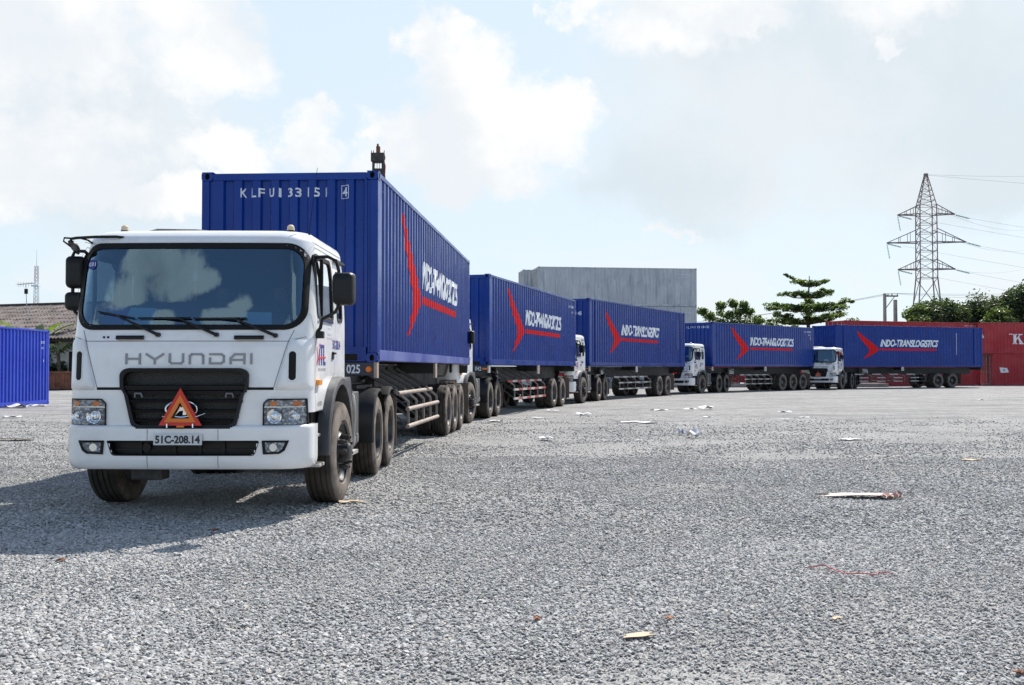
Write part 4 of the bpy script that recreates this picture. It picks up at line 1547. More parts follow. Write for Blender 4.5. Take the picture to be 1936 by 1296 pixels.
# ================================================================ TRAILERS
def trailer(label, k, axles, guard, style, number=None):
    x, y, a, L, H = E_[k]
    cx, cy = end_centre(k)
    t = thing('container_trailer', label, 'trailer', (cx, cy, 0), -a, 'skeletal trailers under the blue containers')
    tm = M['trailer']
    for s in (-1, 1):
        b = MB()
        prof = ((.35, 1.16), (2.6, 1.16), (3.1, .98), (L - .5, .98))
        for (y0, z0), (y1, z1) in zip(prof, prof[1:]):
            vs = []
            xc = s * .46
            for yy, zz in ((y0, z0), (y1, z1)):
                vs += [(xc - .012, yy, zz), (xc + .012, yy, zz), (xc + .012, yy, 1.44), (xc - .012, yy, 1.44)]
            b.add(vs, [(0, 1, 5, 4), (1, 2, 6, 5), (2, 3, 7, 6), (3, 0, 4, 7)])
            fl = []
            for yy, zz in ((y0, z0), (y1, z1)):
                fl += [(xc - .07, yy, zz), (xc + .07, yy, zz), (xc + .07, yy, zz + .02), (xc - .07, yy, zz + .02)]
            b.add(fl, [(0, 1, 5, 4), (1, 2, 6, 5), (2, 3, 7, 6), (3, 0, 4, 7), (0, 1, 2, 3), (4, 5, 6, 7)])
        b.box(s * .46 - .07, s * .46 + .07, .35, L - .5, 1.44, 1.46)
        b.build('main_beam', tm, t)
    b = MB()
    b.box(-1.17, 1.17, -.02, .12, 1.30, 1.478)
    fb = b.build('front_bolster', M['bolster'], t, bevel=.008)
    if number:
        bm = fit(text_bm(number, .3, 0, .006), .80, .985, 1.33, 1.45)
        printed('number', bm, lambda u, v: (u, -.024, v), M['paleink'], fb)
    for s in (-1, 1):
        b = MB()
        if k == 0:
            b.cyl((s * 1.10, -.021, 1.385), (s * 1.10, -.045, 1.385), .045, .035, 16)
        else:
            b.box(s * 1.09 - .07, s * 1.09 + .07, -.045, -.021, 1.36, 1.41)
        b.build('marker_lamp', M['orange'], fb, 40)
        b = MB()
        b.box(*sorted((s * 1.172, s * 1.215)), -.03, .10, 1.27, 1.48)
        b.build('reflector_plate', M['rail'] if k == 0 else M['railwhite'], t)
        # twist lock bolster at mid length with a white and red plate
        b = MB()
        b.box(*sorted((s * .47, s * 1.17)), 5.9, 6.05, 1.30, 1.478)
        b.build('outrigger', tm, t)
        b = MB()
        b.box(*sorted((s * 1.172, s * 1.215)), 5.86, 6.10, 1.22, 1.50)
        pl_ = b.build('reflector_plate', M['railwhite'] if style != 'dusty' else M['rail'], t)
        if style == 'striped':
            b = MB()
            b.box(*sorted((s * 1.214, s * 1.219)), 5.95, 6.03, 1.24, 1.48)
            b.build('red_stripe', M['railred'], pl_)
    for yy in np.arange(.9, L - .6, 1.15):
        b = MB()
        b.box(-.45, .45, yy, yy + .09, 1.2, 1.42)
        b.build('cross_member', tm, t)
    b = MB()
    b.box(-1.17, 1.17, L - .16, L - .02, 1.28, 1.478)
    b.build('rear_bolster', tm, t, bevel=.008)
    for s in (-1, 1):
        b = MB()
        b.box(s * .62 - .14, s * .62 + .14, L - .02, L + .0, 1.10, 1.18)
        b.build('tail_lamp', M['redink'], t)
    b = MB()
    b.box(-.85, .85, .4, 1.5, 1.08, 1.16)
    b.cyl((0, .95, .95), (0, .95, 1.1), .05, None, 12)
    b.build('kingpin_plate', M['chassis'], t)
    for s in (-1, 1):
        b = MB()
        b.box(s * .62 - .075, s * .62 + .075, 2.5, 2.65, .62, 1.42)
        b.box(s * .62 - .055, s * .62 + .055, 2.52, 2.63, .34, .63)
        b.box(s * .62 - .16, s * .62 + .16, 2.42, 2.73, .31, .345)
        b.build('landing_leg', tm, t)
    b = MB()
    for s in (-1, 1):
        b.bar((s * .62, 2.57, .75), (-s * .62, 2.57, 1.3), .05)
        b.bar((s * .5, 2.65, .7), (s * .5, 3.7, 1.05), .05)
    b.build('leg_brace', tm, t)
    b = MB()
    b.box(-.55, .05, 3.2, 3.75, .92, 1.36)
    b.build('tool_box', M['tank'], t, bevel=.01)
    if style != 'dusty':
        b = MB()
        b.box(.475, .485, 3.0, 3.5, 1.05, 1.36)
        b.build('notice_plate', M['greyink'], t)
    for ya in axles:
        b = MB()
        b.cyl((-.95, ya, TR), (.95, ya, TR), .075, None, 12)
        b.build('axle', M['chassis'], t, 40)
        for s in (-1, 1):
            wheel(t, s * 1.055, ya, s, 'tyre2', dual=True)
            b = MB()
            b.box(s * .46 - .05, s * .46 + .05, ya - .55, ya + .55, .66, .80)
            b.box(s * .46 - .06, s * .46 + .06, ya - .12, ya + .12, .80, .98)
            b.build('leaf_spring', M['chassis'], t)
    for s in (-1, 1):
        b = MB()
        b.box(s * 1.04 - .25, s * 1.04 + .25, axles[-1] + .72, axles[-1] + .735, .28, 1.05)
        b.build('mud_flap', M['mud'], t)
    # side guards: three rails on bent struts hung from the main beam
    y0, y1 = guard
    for s in (-1, 1):
        e = bpy.data.objects.new('side_guard', None)
        COL.objects.link(e)
        e.parent = t
        zs_ = (.46, .74, 1.0) if style != 'long' else (.50, .74, .98)
        for q, zr in enumerate(zs_):
            xo = s * (1.16 if zr < .9 else 1.06)
            ya, yb = y0 + (.0 if zr < .9 else -.35), y1 + (0 if zr < .9 else -.25)
            b = MB()
            if style == 'dusty':
                b.cyl((xo, ya, zr), (xo, yb, zr), .035, None, 10)
                b.build('guard_rail', M['rail'], e, 40)
            else:
                n_ = 8
                for i in range(n_):
                    b.mi = i % 2
                    b.box(xo - .018, xo + .018, ya + (yb - ya) * i / n_, ya + (yb - ya) * (i + 1) / n_, zr - .032, zr + .032)
                mats = [M['railwhite'], M['railred']] if style == 'striped' else [M['railwhite'], M['strut'] if style == 'plain' else M['trailer']]
                if style == 'striped' and q == 2:
                    mats = mats[::-1]
                b.build('guard_rail', mats, e)
        n_ = max(4, int(round((y1 - y0) / 1.0)))
        for i in range(n_ + 1):
            yy = y0 + .12 + (y1 - y0 - .24) * i / n_
            b = MB()
            sm = .035 if style == 'dusty' else .032
            b.bar((s * 1.15, yy, .45), (s * 1.15, yy, .86), sm)
            b.bar((s * 1.15, yy, .86), (s * .98, yy - .3, 1.06), sm)
            b.mi = 1
            b.bar((s * .98, yy - .3, 1.06), (s * .49, yy - .9, 1.40), sm * 1.3)
            b.bar((s * 1.14, yy, .47), (s * .62, yy - .55, .98), sm * .9)
            b.build('guard_strut', [M['strut'], tm], e)
    b = MB()
    b.bar((-.45, 3.4, 1.38), (.45, 5.6, 1.38), .07)
    b.bar((.45, 3.4, 1.38), (-.45, 5.6, 1.38), .07)
    b.build('cross_brace', tm, t)
    return t
trailer('dusty skeletal trailer numbered 025 behind the leading truck', 0, (8.0, 9.2, 10.45), (2.9, 6.6), 'dusty', '025')
trailer('skeletal trailer numbered 042 with red and white side rails, second in line', 1, (8.4, 9.85), (2.9, 7.2), 'striped', '042')
trailer('skeletal trailer with dusty white side rails under the long third container', 2, (9.45, 10.8), (3.7, 8.2), 'plain')
trailer('three-axle skeletal trailer under the fourth container, right of the grey stack', 3, (8.15, 9.5, 10.8), (3.6, 6.9), 'plain')
trailer('skeletal trailer with long white-dashed rails under the last container', 4, (9.35, 10.75), (2.1, 8.3), 'long')

# ================================================================ TRUCKS (local frame: origin on the ground under the front axle, y to the rear, z up)
WZ = ((.4, 1.15), (1.2, 1.16), (1.9, 1.16), (2.3, 1.145), (2.65, 1.105), (2.82, 1.08))
BZ = ((.45, -1.37), (.87, -1.375), (1.20, -1.37), (1.60, -1.345), (1.75, -1.305), (2.0, -1.25), (2.58, -1.115), (2.66, -1.085), (2.74, -1.02), (2.80, -.85))
REAR = .72
def wz(z): return lerp(WZ, z)
def bz(z): return lerp(BZ, z)
CR = .27
def fy(x, z, r=CR):
    w = wz(z)
    a = abs(x)
    y = bz(z) + .05 * (a / w) ** 2
    if a > w - r:
        t = min((a - (w - r)) / r, 1.0)
        y += r * (1 - math.sqrt(max(0, 1 - t * t)))
    return y
def outline(z, i=0.0, nf=52, nc=10, ns=40):
    """closed outline of the cab at height z, drawn in by i"""
    w = wz(z)
    pts = []
    r = CR
    half = []
    for k in range(nf // 2 + 1):
        half.append((w - r) * k / (nf // 2))
    for k in range(1, nc + 1):
        half.append(w - r + r * math.sin(math.pi / 2 * k / nc))
    side0 = bz(z) + .05 + r
    for x in half:
        pts.append((x, fy(x, z)))
    for k in range(1, ns):
        pts.append((w, side0 + (REAR - .08 - side0) * k / ns))
    for k in range(5):
        a = math.pi / 2 * k / 4
        pts.append((w - .08 + .08 * math.cos(a), REAR - .08 + .08 * math.sin(a)))
    pts.append((0.5 * w, REAR))
    right = pts
    left = [(-x, y) for x, y in right[:0:-1]]
    pts = right + [(0, REAR)] + left
    if i:
        cy = -.1
        out = []
        for x, y in pts:
            sx_ = (w - i) / w
            sy_ = (REAR - cy - i) / (REAR - cy)
            out.append((x * sx_, cy + (y - cy) * sy_))
        pts = out
    return pts
def rrect(u, v, u0, u1, v0, v1, r):
    if not (u0 < u < u1 and v0 < v < v1):
        return False
    cu = min(max(u, u0 + r), u1 - r)
    cv = min(max(v, v0 + r), v1 - r)
    return (u - cu) ** 2 + (v - cv) ** 2 <= r * r
def rr_path(u0, u1, v0, v1, r, n=8, m=24):
    """closed rounded rectangle with points along its long sides"""
    p = []
    rs = r if isinstance(r, tuple) else (r,) * 4
    for (cu, cv, a0, q) in ((u1, v0, -90, rs[0]), (u1, v1, 0, rs[1]), (u0, v1, 90, rs[2]), (u0, v0, 180, rs[3])):
        su = -1 if cu == u1 else 1
        sv = 1 if cv == v0 else -1
        for k in range(n + 1):
            a = R(a0 + 90 * k / n)
            p.append((cu + su * q + q * math.cos(a), cv + sv * q + q * math.sin(a)))
    out = []
    for (a, b_) in zip(p, p[1:] + p[:1]):
        d = math.hypot(b_[0] - a[0], b_[1] - a[1])
        k = max(1, int(d / .06))
        for i in range(k):
            out.append((a[0] + (b_[0] - a[0]) * i / k, a[1] + (b_[1] - a[1]) * i / k))
    return out
FRONT = lambda x, z, o=0.0: (x, fy(x, z) - o, z)
def SIDE(s): return lambda y, z, o=0.0: (s * (wz(z) + o), y, z)
def ring(b, outer, inner, fn, o0, o1, back=-.03):
    """raised band between two closed paths of equal count"""
    n = len(outer)
    rows = [[fn(*p, back) for p in outer], [fn(*p, o0) for p in outer], [fn(*p, o1) for p in inner], [fn(*p, back) for p in inner]]
    b.rows([r + [r[0]] for r in rows])
def resample(path, n):
    L_ = [0]
    pp = path + [path[0]]
    for a, c_ in zip(pp, pp[1:]):
        L_.append(L_[-1] + math.hypot(c_[0] - a[0], c_[1] - a[1]))
    out = []
    j = 0
    for k in range(n):
        t = L_[-1] * k / n
        while L_[j + 1] < t:
            j += 1
        q = (t - L_[j]) / max(1e-9, L_[j + 1] - L_[j])
        out.append((pp[j][0] + (pp[j + 1][0] - pp[j][0]) * q, pp[j][1] + (pp[j + 1][1] - pp[j][1]) * q))
    return out
def patch(b, z0, z1, xl, xr, fn, o=0.0, nz=14, nx=24, thick=0.0):
    """surface patch between xl(z) and xr(z)"""
    rows = []
    for k in range(nz + 1):
        z = z0 + (z1 - z0) * k / nz
        a, c_ = xl(z), xr(z)
        rows.append([fn(a + (c_ - a) * i / nx, z, o) for i in range(nx + 1)])
    b.rows(rows)
    if thick:
        edge = rows[0] + [r[-1] for r in rows[1:]] + rows[-1][-2::-1] + [r[0] for r in rows[-2:0:-1]]
        back = []
        for k in range(nz + 1):
            pass
        zz = lambda k: z0 + (z1 - z0) * k / nz
        pars = [(xl(z0) + (xr(z0) - xl(z0)) * i / nx, z0) for i in range(nx + 1)] + [(xr(zz(k)), zz(k)) for k in range(1, nz + 1)] \
            + [(xl(z1) + (xr(z1) - xl(z1)) * i / nx, z1) for i in range(nx - 1, -1, -1)] + [(xl(zz(k)), zz(k)) for k in range(nz - 1, 0, -1)]
        back = [fn(u, v, o - thick) for u, v in pars]
        b.rows([edge + [edge[0]], back + [back[0]]])
def corner_half(z, z0, z1, r, w):
    """half width of a rounded rectangle at height z"""
    e = 0
    if z < z0 + r:
        e = r - math.sqrt(max(0, r * r - (z0 + r - z) ** 2))
    if z > z1 - r:
        e = r - math.sqrt(max(0, r * r - (z - z1 + r) ** 2))
    return w - e
def grille_half(z):
    return lerp(((.835, .40), (.842, .45), (.858, .478), (.885, .495), (1.165, .560), (1.20, .588), (1.225, .600), (1.335, .603), (1.365, .592), (1.39, .565), (1.402, .52)), z)

def eyes_and_head(b, c, r, yaw=0.0):
    pass

def skin_body(name, joints, edges, mat_fn, mats, parent, sub=2):
    """one continuous body grown round a skeleton; joints: name -> (x, y, z, r)"""
    me = bpy.data.meshes.new(name)
    ks = list(joints)
    me.from_pydata([joints[k][:3] for k in ks], [(ks.index(a), ks.index(c_)) for a, c_ in edges], [])
    o = bpy.data.objects.new(name, me)
    COL.objects.link(o)
    sk = o.modifiers.new('skin', 'SKIN')
    sk.use_smooth_shade = True
    for v, k in zip(me.skin_vertices[0].data, ks):
        v.radius = (joints[k][3],) * 2
        v.use_root = (k == 'pelvis')
    ss = o.modifiers.new('sub', 'SUBSURF')
    ss.levels = ss.render_levels = sub
    dg = bpy.context.evaluated_depsgraph_get()
    m2 = bpy.data.meshes.new_from_object(o.evaluated_get(dg))
    bpy.data.objects.remove(o)
    m2.name = name
    m2.materials.clear()
    for m in mats:
        m2.materials.append(m)
    for p in m2.polygons:
        p.use_smooth = True
        p.material_index = mat_fn(p.center)
    return link(name, m2, parent)
M['skin'] = plain('skin', (0.36, 0.20, 0.13), 0.55, var=0.05)
M['shirt'] = plain('navy_work_shirt', (0.03, 0.05, 0.13), 0.85)
M['shirt2'] = plain('dark_jacket', (0.025, 0.035, 0.07), 0.85)
M['trouser'] = plain('dark_trousers', (0.03, 0.03, 0.04), 0.85)
M['hair'] = plain('black_hair', (0.012, 0.01, 0.009), 0.6)
M['shoe'] = plain('brown_shoe', (0.05, 0.03, 0.02), 0.7)

def person(label, loc, rz, pose, shirt, group=None):
    """pose: dict of joints; a hand is a palm with five chains of finger joints"""
    t = thing('person', label, 'person', loc, rz, group)
    J = dict(pose)
    E = [('pelvis', 'waist'), ('waist', 'chest'), ('chest', 'neck'), ('neck', 'chin'), ('chin', 'head'), ('head', 'crown'), ('chin', 'nose')]
    hx, hy, hz_ = J['head'][:3]
    J['chin'] = (hx, hy - .02, hz_ - .085, .055)
    J['nose'] = (hx, hy - .105, hz_ - .03, .014)
    J['crown'] = (hx, hy + .02, hz_ + .085, .062)
    for s, sg in (('l', 1), ('r', -1)):
        E += [('chest', s + 'sh'), (s + 'sh', s + 'el'), (s + 'el', s + 'wr'), (s + 'wr', s + 'palm'),
              ('pelvis', s + 'hip'), (s + 'hip', s + 'kn'), (s + 'kn', s + 'an'), (s + 'an', s + 'toe')]
        w = Vector(J[s + 'wr'][:3])
        d = (w - Vector(J[s + 'el'][:3])).normalized()
        side_ = d.cross(Vector((0, 0, 1)))
        side_ = side_.normalized() if side_.length > .2 else Vector((0, 1, 0))
        up = side_.cross(d).normalized()
        pc = w + d * .06
        J[s + 'palm'] = (*pc, .026)
        for q, (off, ln) in enumerate(((-.03, .062), (-.010, .078), (.010, .074), (.03, .056))):
            a = pc + d * .035 + side_ * off
            m_ = a + d * ln * .55 - up * .012
            e_ = m_ + d * ln * .35 - up * .035
            for nm, v, r in (('a', a, .0095), ('b', m_, .009), ('c', e_, .0075)):
                J['%sf%d%s' % (s, q, nm)] = (*v, r)
            E += [(s + 'palm', '%sf%da' % (s, q)), ('%sf%da' % (s, q), '%sf%db' % (s, q)), ('%sf%db' % (s, q), '%sf%dc' % (s, q))]
        th = w + d * .035 - side_ * sg * .04
        J[s + 'tha'] = (*th, .0105)
        J[s + 'thb'] = (*(th + d * .035 - side_ * sg * .02 - up * .012), .009)
        E += [(s + 'wr', s + 'tha'), (s + 'tha', s + 'thb')]
    nz = J['neck'][2]
    wr = [Vector(J[s + 'wr'][:3]) for s in 'lr']
    pz_ = J['pelvis'][2] + .02
    def mf(c_):
        if c_.z > nz + .01 or min((c_ - w).length for w in wr) < .17 and any((c_ - w).length < .17 for w in wr):
            return 0
        if min((c_ - Vector(J[s + 'toe'][:3])).length for s in 'lr') < .14:
            return 3
        return 1 if c_.z > pz_ else 2
    skin_body('body', J, E, mf, [M['skin'], shirt, M['trouser'], M['shoe']], t)
    b = MB()
    rows = []
    for i in range(7):
        th_ = i / 6 * R(105)
        rows.append([(hx + .098 * math.sin(th_) * math.cos(a), hy + .018 + .112 * math.sin(th_) * math.sin(a), hz_ + .02 + .135 * math.cos(th_) * (1 if math.sin(a) > -.3 else 1))
                     for a in [2 * math.pi * k / 16 for k in range(16)] if True])
    rows = [[(x, y if not (y < hy - .05 and z < hz_ + .06) else hy - .03, z) for x, y, z in r] for r in rows]
    b.rows([r + [r[0]] for r in rows])
    b.build('hair', M['hair'], t, 70)
    for s in (-1, 1):
        b = MB()
        b.cyl((hx + s * .033, hy - .082, hz_ + .008), (hx + s * .033, hy - .094, hz_ + .008), .012, .006, 8)
        b.build('eye', M['ink'], t, 60)
        b = MB()
        b.cyl((hx + s * .078, hy + .01, hz_ - .01), (hx + s * .10, hy + .02, hz_ - .005), .025, .018, 8)
        b.build('ear', M['skin'], t, 60)
    b = MB()
    b.box(hx - .024, hx + .024, hy - .088, hy - .078, hz_ - .066, hz_ - .058)
    b.build('mouth', M['redink'] if False else M['ink'], t)
    return t

def truck(label):
    t = thing('tractor_truck', label, 'truck', (0, 0, 0), 0, 'white tractor trucks in the line')
    W = M['white']
    # ---------------- cab shell with window, grille and wheel arch openings
    b = MB()
    zs = [.86 + (2.655 - .86) * k / 74 for k in range(75)]
    rows = [[(x, y, z) for x, y in outline(z)] for z in zs]
    for z, i in ((2.69, .010), (2.715, .026), (2.736, .055), (2.753, .10), (2.766, .19), (2.776, .34), (2.782, .6)):
        rows.append([(x, y, z) for x, y in outline(z, i)])
    n = len(rows[0])
    cut = {}
    vs = [p for r in rows for p in r]
    fs = []
    for a in range(len(rows) - 1):
        for i in range(n):
            j = (i + 1) % n
            c_ = (Vector(rows[a][i]) + Vector(rows[a][j]) + Vector(rows[a + 1][i]) + Vector(rows[a + 1][j])) / 4
            w = wz(c_.z)
            if c_.y < -.3 and abs(c_.x) < w - .008:
                if rrect(c_.x, c_.z, -1.075, 1.075, 1.79, 2.585, .17):
                    continue
                if c_.z < 1.39 and abs(c_.x) < grille_half(c_.z) - .012 and c_.y < -1.1:
                    continue
            if abs(c_.x) > w - .05 and c_.z < 2.55:
                if rrect(c_.y, c_.z, -.93, -.10, 1.90, 2.50, .07) or rrect(c_.y, c_.z, .17, .44, 1.92, 2.42, .06):
                    continue
                if c_.y ** 2 + (c_.z - .52) ** 2 < .74 ** 2 or c_.z < .97 + .25 * (c_.y > .1):
                    continue
            fs.append((a * n + i, a * n + j, (a + 1) * n + j, (a + 1) * n + i))
    fs.append(tuple((len(rows) - 1) * n + i for i in range(n)))
    b.add(vs, fs)
    b.build('cab_shell', W, t, 50)
    # ---------------- inside of the cab
    b = MB()
    b.box(-1.06, 1.06, -1.05, .62, 1.02, 1.10)
    b.box(-1.07, 1.07, .60, .64, 1.10, 2.66)
    b.box(-1.03, 1.03, -.80, .6, 2.59, 2.62)
    for s in (-1, 1):
        b.box(*sorted((s * 1.06, s * 1.09)), -.85, .6, 1.10, 1.84)
        b.box(*sorted((s * 1.06, s * 1.085)), .05, .16, 1.84, 2.62)
    b.build('cab_lining', M['cabin'], t)
    b = MB()
    b.box(-1.04, 1.04, -1.12, -.62, 1.45, 1.74)
    b.box(-1.0, .15, -1.15, -.72, 1.74, 1.79)
    b.box(.35, .95, -.80, -.60, 1.74, 1.90)
    b.build('dashboard', M['dash'], t, bevel=.03)
    for x in (-.58, .58):
        b = MB()
        b.box(x - .25, x + .25, -.35, .15, 1.28, 1.45)
        b.box(x - .24, x + .24, .12, .26, 1.40, 2.12)
        b.box(x - .13, x + .13, .14, .24, 2.14, 2.36)
        b.box(x - .18, x + .18, -.28, .12, 1.10, 1.29)
        b.build('seat', M['seat'], t, bevel=.04)
    b = MB()
    cxw, cyw, czw = .60, -.56, 1.95
    b.tube([(cxw + .23 * math.cos(a), cyw + .23 * math.sin(a) * .85, czw + .23 * math.sin(a) * -.5) for a in [2 * math.pi * k / 24 for k in range(24)]], .016, 8, True)
    b.cyl((cxw, cyw - .06, czw - .10), (cxw, cyw - .25, czw - .5), .03, None, 8)
    for a in (0, 2.1, 4.2):
        b.bar((cxw, cyw - .05, czw - .06), (cxw + .22 * math.cos(a), cyw + .19 * math.sin(a), czw - .11 * math.sin(a)), .025)
    b.build('steering_wheel', M['black'], t, 50)
    # ---------------- windscreen
    b = MB()
    N = 150
    outer = resample(rr_path(-1.105, 1.105, 1.762, 2.606, .20), N)
    inner = resample(rr_path(-1.055, 1.055, 1.812, 2.552, .165), N)
    ring(b, outer, inner, FRONT, .010, .006)
    b.build('windscreen_seal', M['blackmat'], t, 50)
    b = MB()
    hw = lambda z: corner_half(z, 1.80, 2.565, .17, 1.062)
    patch(b, 1.803, 2.562, lambda z: -hw(z), hw, FRONT, -.006, 26, 48)
    b.build('windscreen', M['glass'], t, 80)
    for s in (-1, 1):
        b = MB()
        N = 60
        o1 = resample(rr_path(-.955, -.075, 1.875, 2.525, .085), N)
        i1 = resample(rr_path(-.915, -.115, 1.915, 2.485, .06), N)
        ring(b, o1, i1, SIDE(s), .008, .004)
        o1 = resample(rr_path(.145, .465, 1.895, 2.445, .07), N)
        i1 = resample(rr_path(.18, .43, 1.93, 2.41, .05), N)
        ring(b, o1, i1, SIDE(s), .008, .004)
        b.box(*sorted((s * 1.125, s * 1.158)), -.66, -.63, 1.90, 2.49)
        b.build('window_seal', M['blackmat'], t, 50)
        b = MB()
        patch(b, 1.905, 2.495, lambda z: -.925, lambda z: -.105, SIDE(s), -.012, 6, 4)
        b.build('door_window', M['sideglass'], t, 80)
        b = MB()
        patch(b, 1.92, 2.42, lambda z: .17, lambda z: .44, SIDE(s), -.012, 6, 2)
        b.build('rear_quarter_window', M['sideglass'], t, 80)
        b = MB()   # bright strip at the sill
        patch(b, 1.862, 1.884, lambda z: -.93, lambda z: -.12, SIDE(s), .012, 1, 6, .02)
        b.build('window_sill_trim', M['chrome'], t)
    # ---------------- panel gaps
    b = MB()
    def gap(fn, pts, w=.0055, o=.0025):
        for (a0, c0), (a1, c1) in zip(pts, pts[1:]):
            k = max(1, int(math.hypot(a1 - a0, c1 - c0) / .05))
            d = Vector((a1 - a0, c1 - c0)).normalized()
            q = Vector((-d.y, d.x)) * w / 2
            b.rows([[fn(a0 + (a1 - a0) * i / k + s * q.x, c0 + (c1 - c0) * i / k + s * q.y, o) for i in range(k + 1)] for s in (-1, 1)])
    gap(FRONT, [(-.955, 1.655), (.955, 1.655)])
    gap(FRONT, [(-1.0, 1.76), (-.955, 1.655), (-.83, 1.222)])
    gap(FRONT, [(1.0, 1.76), (.955, 1.655), (.83, 1.222)])
    gap(FRONT, [(-.955, 1.655), (-1.10, 1.70)])
    gap(FRONT, [(.955, 1.655), (1.10, 1.70)])
    for s in (-1, 1):
        sd = SIDE(s)
        gap(sd, [(-1.05, 1.25), (-1.03, 1.85), (-.985, 2.52), (-.90, 2.585), (-.02, 2.585), (.03, 2.53), (.03, 1.75), (.0, 1.35), (-.2, 1.28)])
        gap(sd, [(-1.05, 1.25), (-1.0, .985), (-.55, .99)])
        gap(sd, [(-.97, 2.63), (.6, 2.63)])
    b.build('panel_gap', M['seam'], t, fix=False)
    # ---------------- lower front: dark slot under the hood panel, grille, emblem
    b = MB()
    patch(b, 1.197, 1.222, lambda z: -.83, lambda z: .83, FRONT, .003, 2, 30, .02)
    b.build('hood_slot', M['blackmat'], t)
    N = 120
    zz = [.838 + (1.402 - .838) * k / 60 for k in range(61)]
    gpath = [(grille_half(z), z) for z in zz] + [(-grille_half(z), z) for z in zz[::-1]]
    def shrink(path, d):
        return [(x * (1 - d / .6), 1.12 + (z - 1.12) * (1 - d / .28)) for x, z in path]
    BF = lambda x, z, o=0.0: (x, -1.385 + .05 * (x / 1.16) ** 2 - o, z)
    b = MB()
    ring(b, resample(gpath, N), resample(shrink(gpath, .032), N), BF, .020, .010, -.10)
    gs = b.build('grille_frame', M['black'], t, 50)
    b = MB()
    patch(b, .862, 1.38, lambda z: -grille_half(z) + .01, lambda z: grille_half(z) - .01, BF, -.075, 30, 24)
    b.build('grille_mesh', M['honeycomb'], t, 60)
    for z in (.915, 1.005, 1.095, 1.175, 1.225):
        b = MB()
        g_ = grille_half(z) - .035
        h_ = .013 if z < 1.1 else .02
        rows = []
        for (oz, oo) in ((-h_, -.06), (-h_, -.012), (h_ * .6, -.002), (h_, -.02), (h_, -.06)):
            rows.append([BF(-g_ + 2 * g_ * i / 20, z + oz, oo) for i in range(21)])
        b.rows(rows)
        b.build('grille_bar', M['black'], t, 40)
    for s in (-1, 1):
        b = MB()
        b.tube([BF(s * .46, 1.13, .0), BF(s * .455, 1.165, .012), BF(s * .40, 1.165, .012), BF(s * .39, 1.13, 0)], .010, 6)
        b.build('latch_loop', M['tank'], t, 50)
    b = MB()
    ec, ez = -.015, 1.02
    b.tube([BF(ec + .145 * math.cos(a), ez + .075 * math.sin(a), .022) for a in [2 * math.pi * k / 40 for k in range(40)]], .010, 8, True)
    hpts = [(-.070, -.056), (-.042, -.058), (-.012, -.018), (.022, -.012), (.028, -.056), (.058, -.054), (.082, .052), (.054, .058), (.030, .020), (-.008, .016), (-.026, .056), (-.056, .052)]
    b.prism([(ec + u, ez + v) for u, v in hpts], lambda u, v, w: BF(u + (v - ez) * .25, v, .012 + w), .014)
    b.build('emblem', M['chrome'], t, 40)
    # ---------------- maker's name in raised letters
    strokes = {
        'H': [[(0, 0), (0, 1)], [(1, 0), (1, 1)], [(0, .5), (1, .5)]],
        'Y': [[(0, 1), (.5, .42), (1, 1)], [(.5, .42), (.5, 0)]],
        'U': [[(0, 1), (0, .18), (.15, 0), (.85, 0), (1, .18), (1, 1)]],
        'N': [[(0, 0), (0, .82), (.15, 1), (.85, 1), (1, .82), (1, 0)]],
        'D': [[(0, 1), (.82, 1), (1, .8), (1, .2), (.82, 0), (0, 0), (0, .55)]],
        'A': [[(0, 0), (0, .55), (.3, 1), (1, 1), (1, 0)], [(0, .38), (1, .38)]],
        'I': [[(0, 0), (0, 1)]]}
    x = -.555
    for ch, w_ in zip('HYUNDAI', (.128, .155, .125, .125, .128, .128, .01)):
        b = MB()
        h_, th = .085, .020
        if ch == 'A':
            st_ = strokes['A']
        for st_ in strokes[ch]:
            for (u0, v0), (u1, v1) in zip(st_, st_[1:]):
                p0, p1 = Vector((x + u0 * w_, 1.446 + v0 * h_)), Vector((x + u1 * w_, 1.446 + v1 * h_))
                d = (p1 - p0).normalized()
                q = Vector((-d.y, d.x)) * th / 2
                p0, p1 = p0 - d * th * .45, p1 + d * th * .45
                b.prism([tuple(p0 - q), tuple(p1 - q), tuple(p1 + q), tuple(p0 + q)], lambda u, v, w: FRONT(u, v, -.004 + w), .014)
        b.build('letter', M['silver'], t, fix=True)
        x += w_ + .064
    # ---------------- headlamps
    def hl_x0(z): return .742 + .02 * (1.10 - z)
    HZ0, HZ1 = .872, 1.103
    for s in (-1, 1):
        SF = lambda u, z, o=0.0, s=s: FRONT(s * u, z, o)
        b = MB()
        outer = resample([(hl_x0(HZ0 - .012) - .012, HZ0 - .012), (1.128, HZ0 - .012), (1.120, HZ1 + .012), (.78, HZ1 + .012), (hl_x0(HZ1) - .006, HZ1 - .03)], 70)
        inner = resample([(hl_x0(HZ0), HZ0), (1.116, HZ0), (1.108, HZ1), (.785, HZ1), (hl_x0(HZ1) + .004, HZ1 - .034)], 70)
        ring(b, outer, inner, SF, .020, .016, -.02)
        hl = b.build('headlight', M['blackmat'], t, 40)
        b = MB()
        xl = lambda z: hl_x0(z) + (.03 * max(0, (z - HZ1 + .034) / .034))
        patch(b, HZ0, HZ1, xl, lambda z: 1.112, SF, .004, 10, 14)
        b.build('reflector', M['reflector'], hl, 60)
        b = MB()
        patch(b, 1.034, 1.042, xl, lambda z: 1.112, SF, .011, 1, 14, .008)
        b.build('divider', M['chrome'], hl)
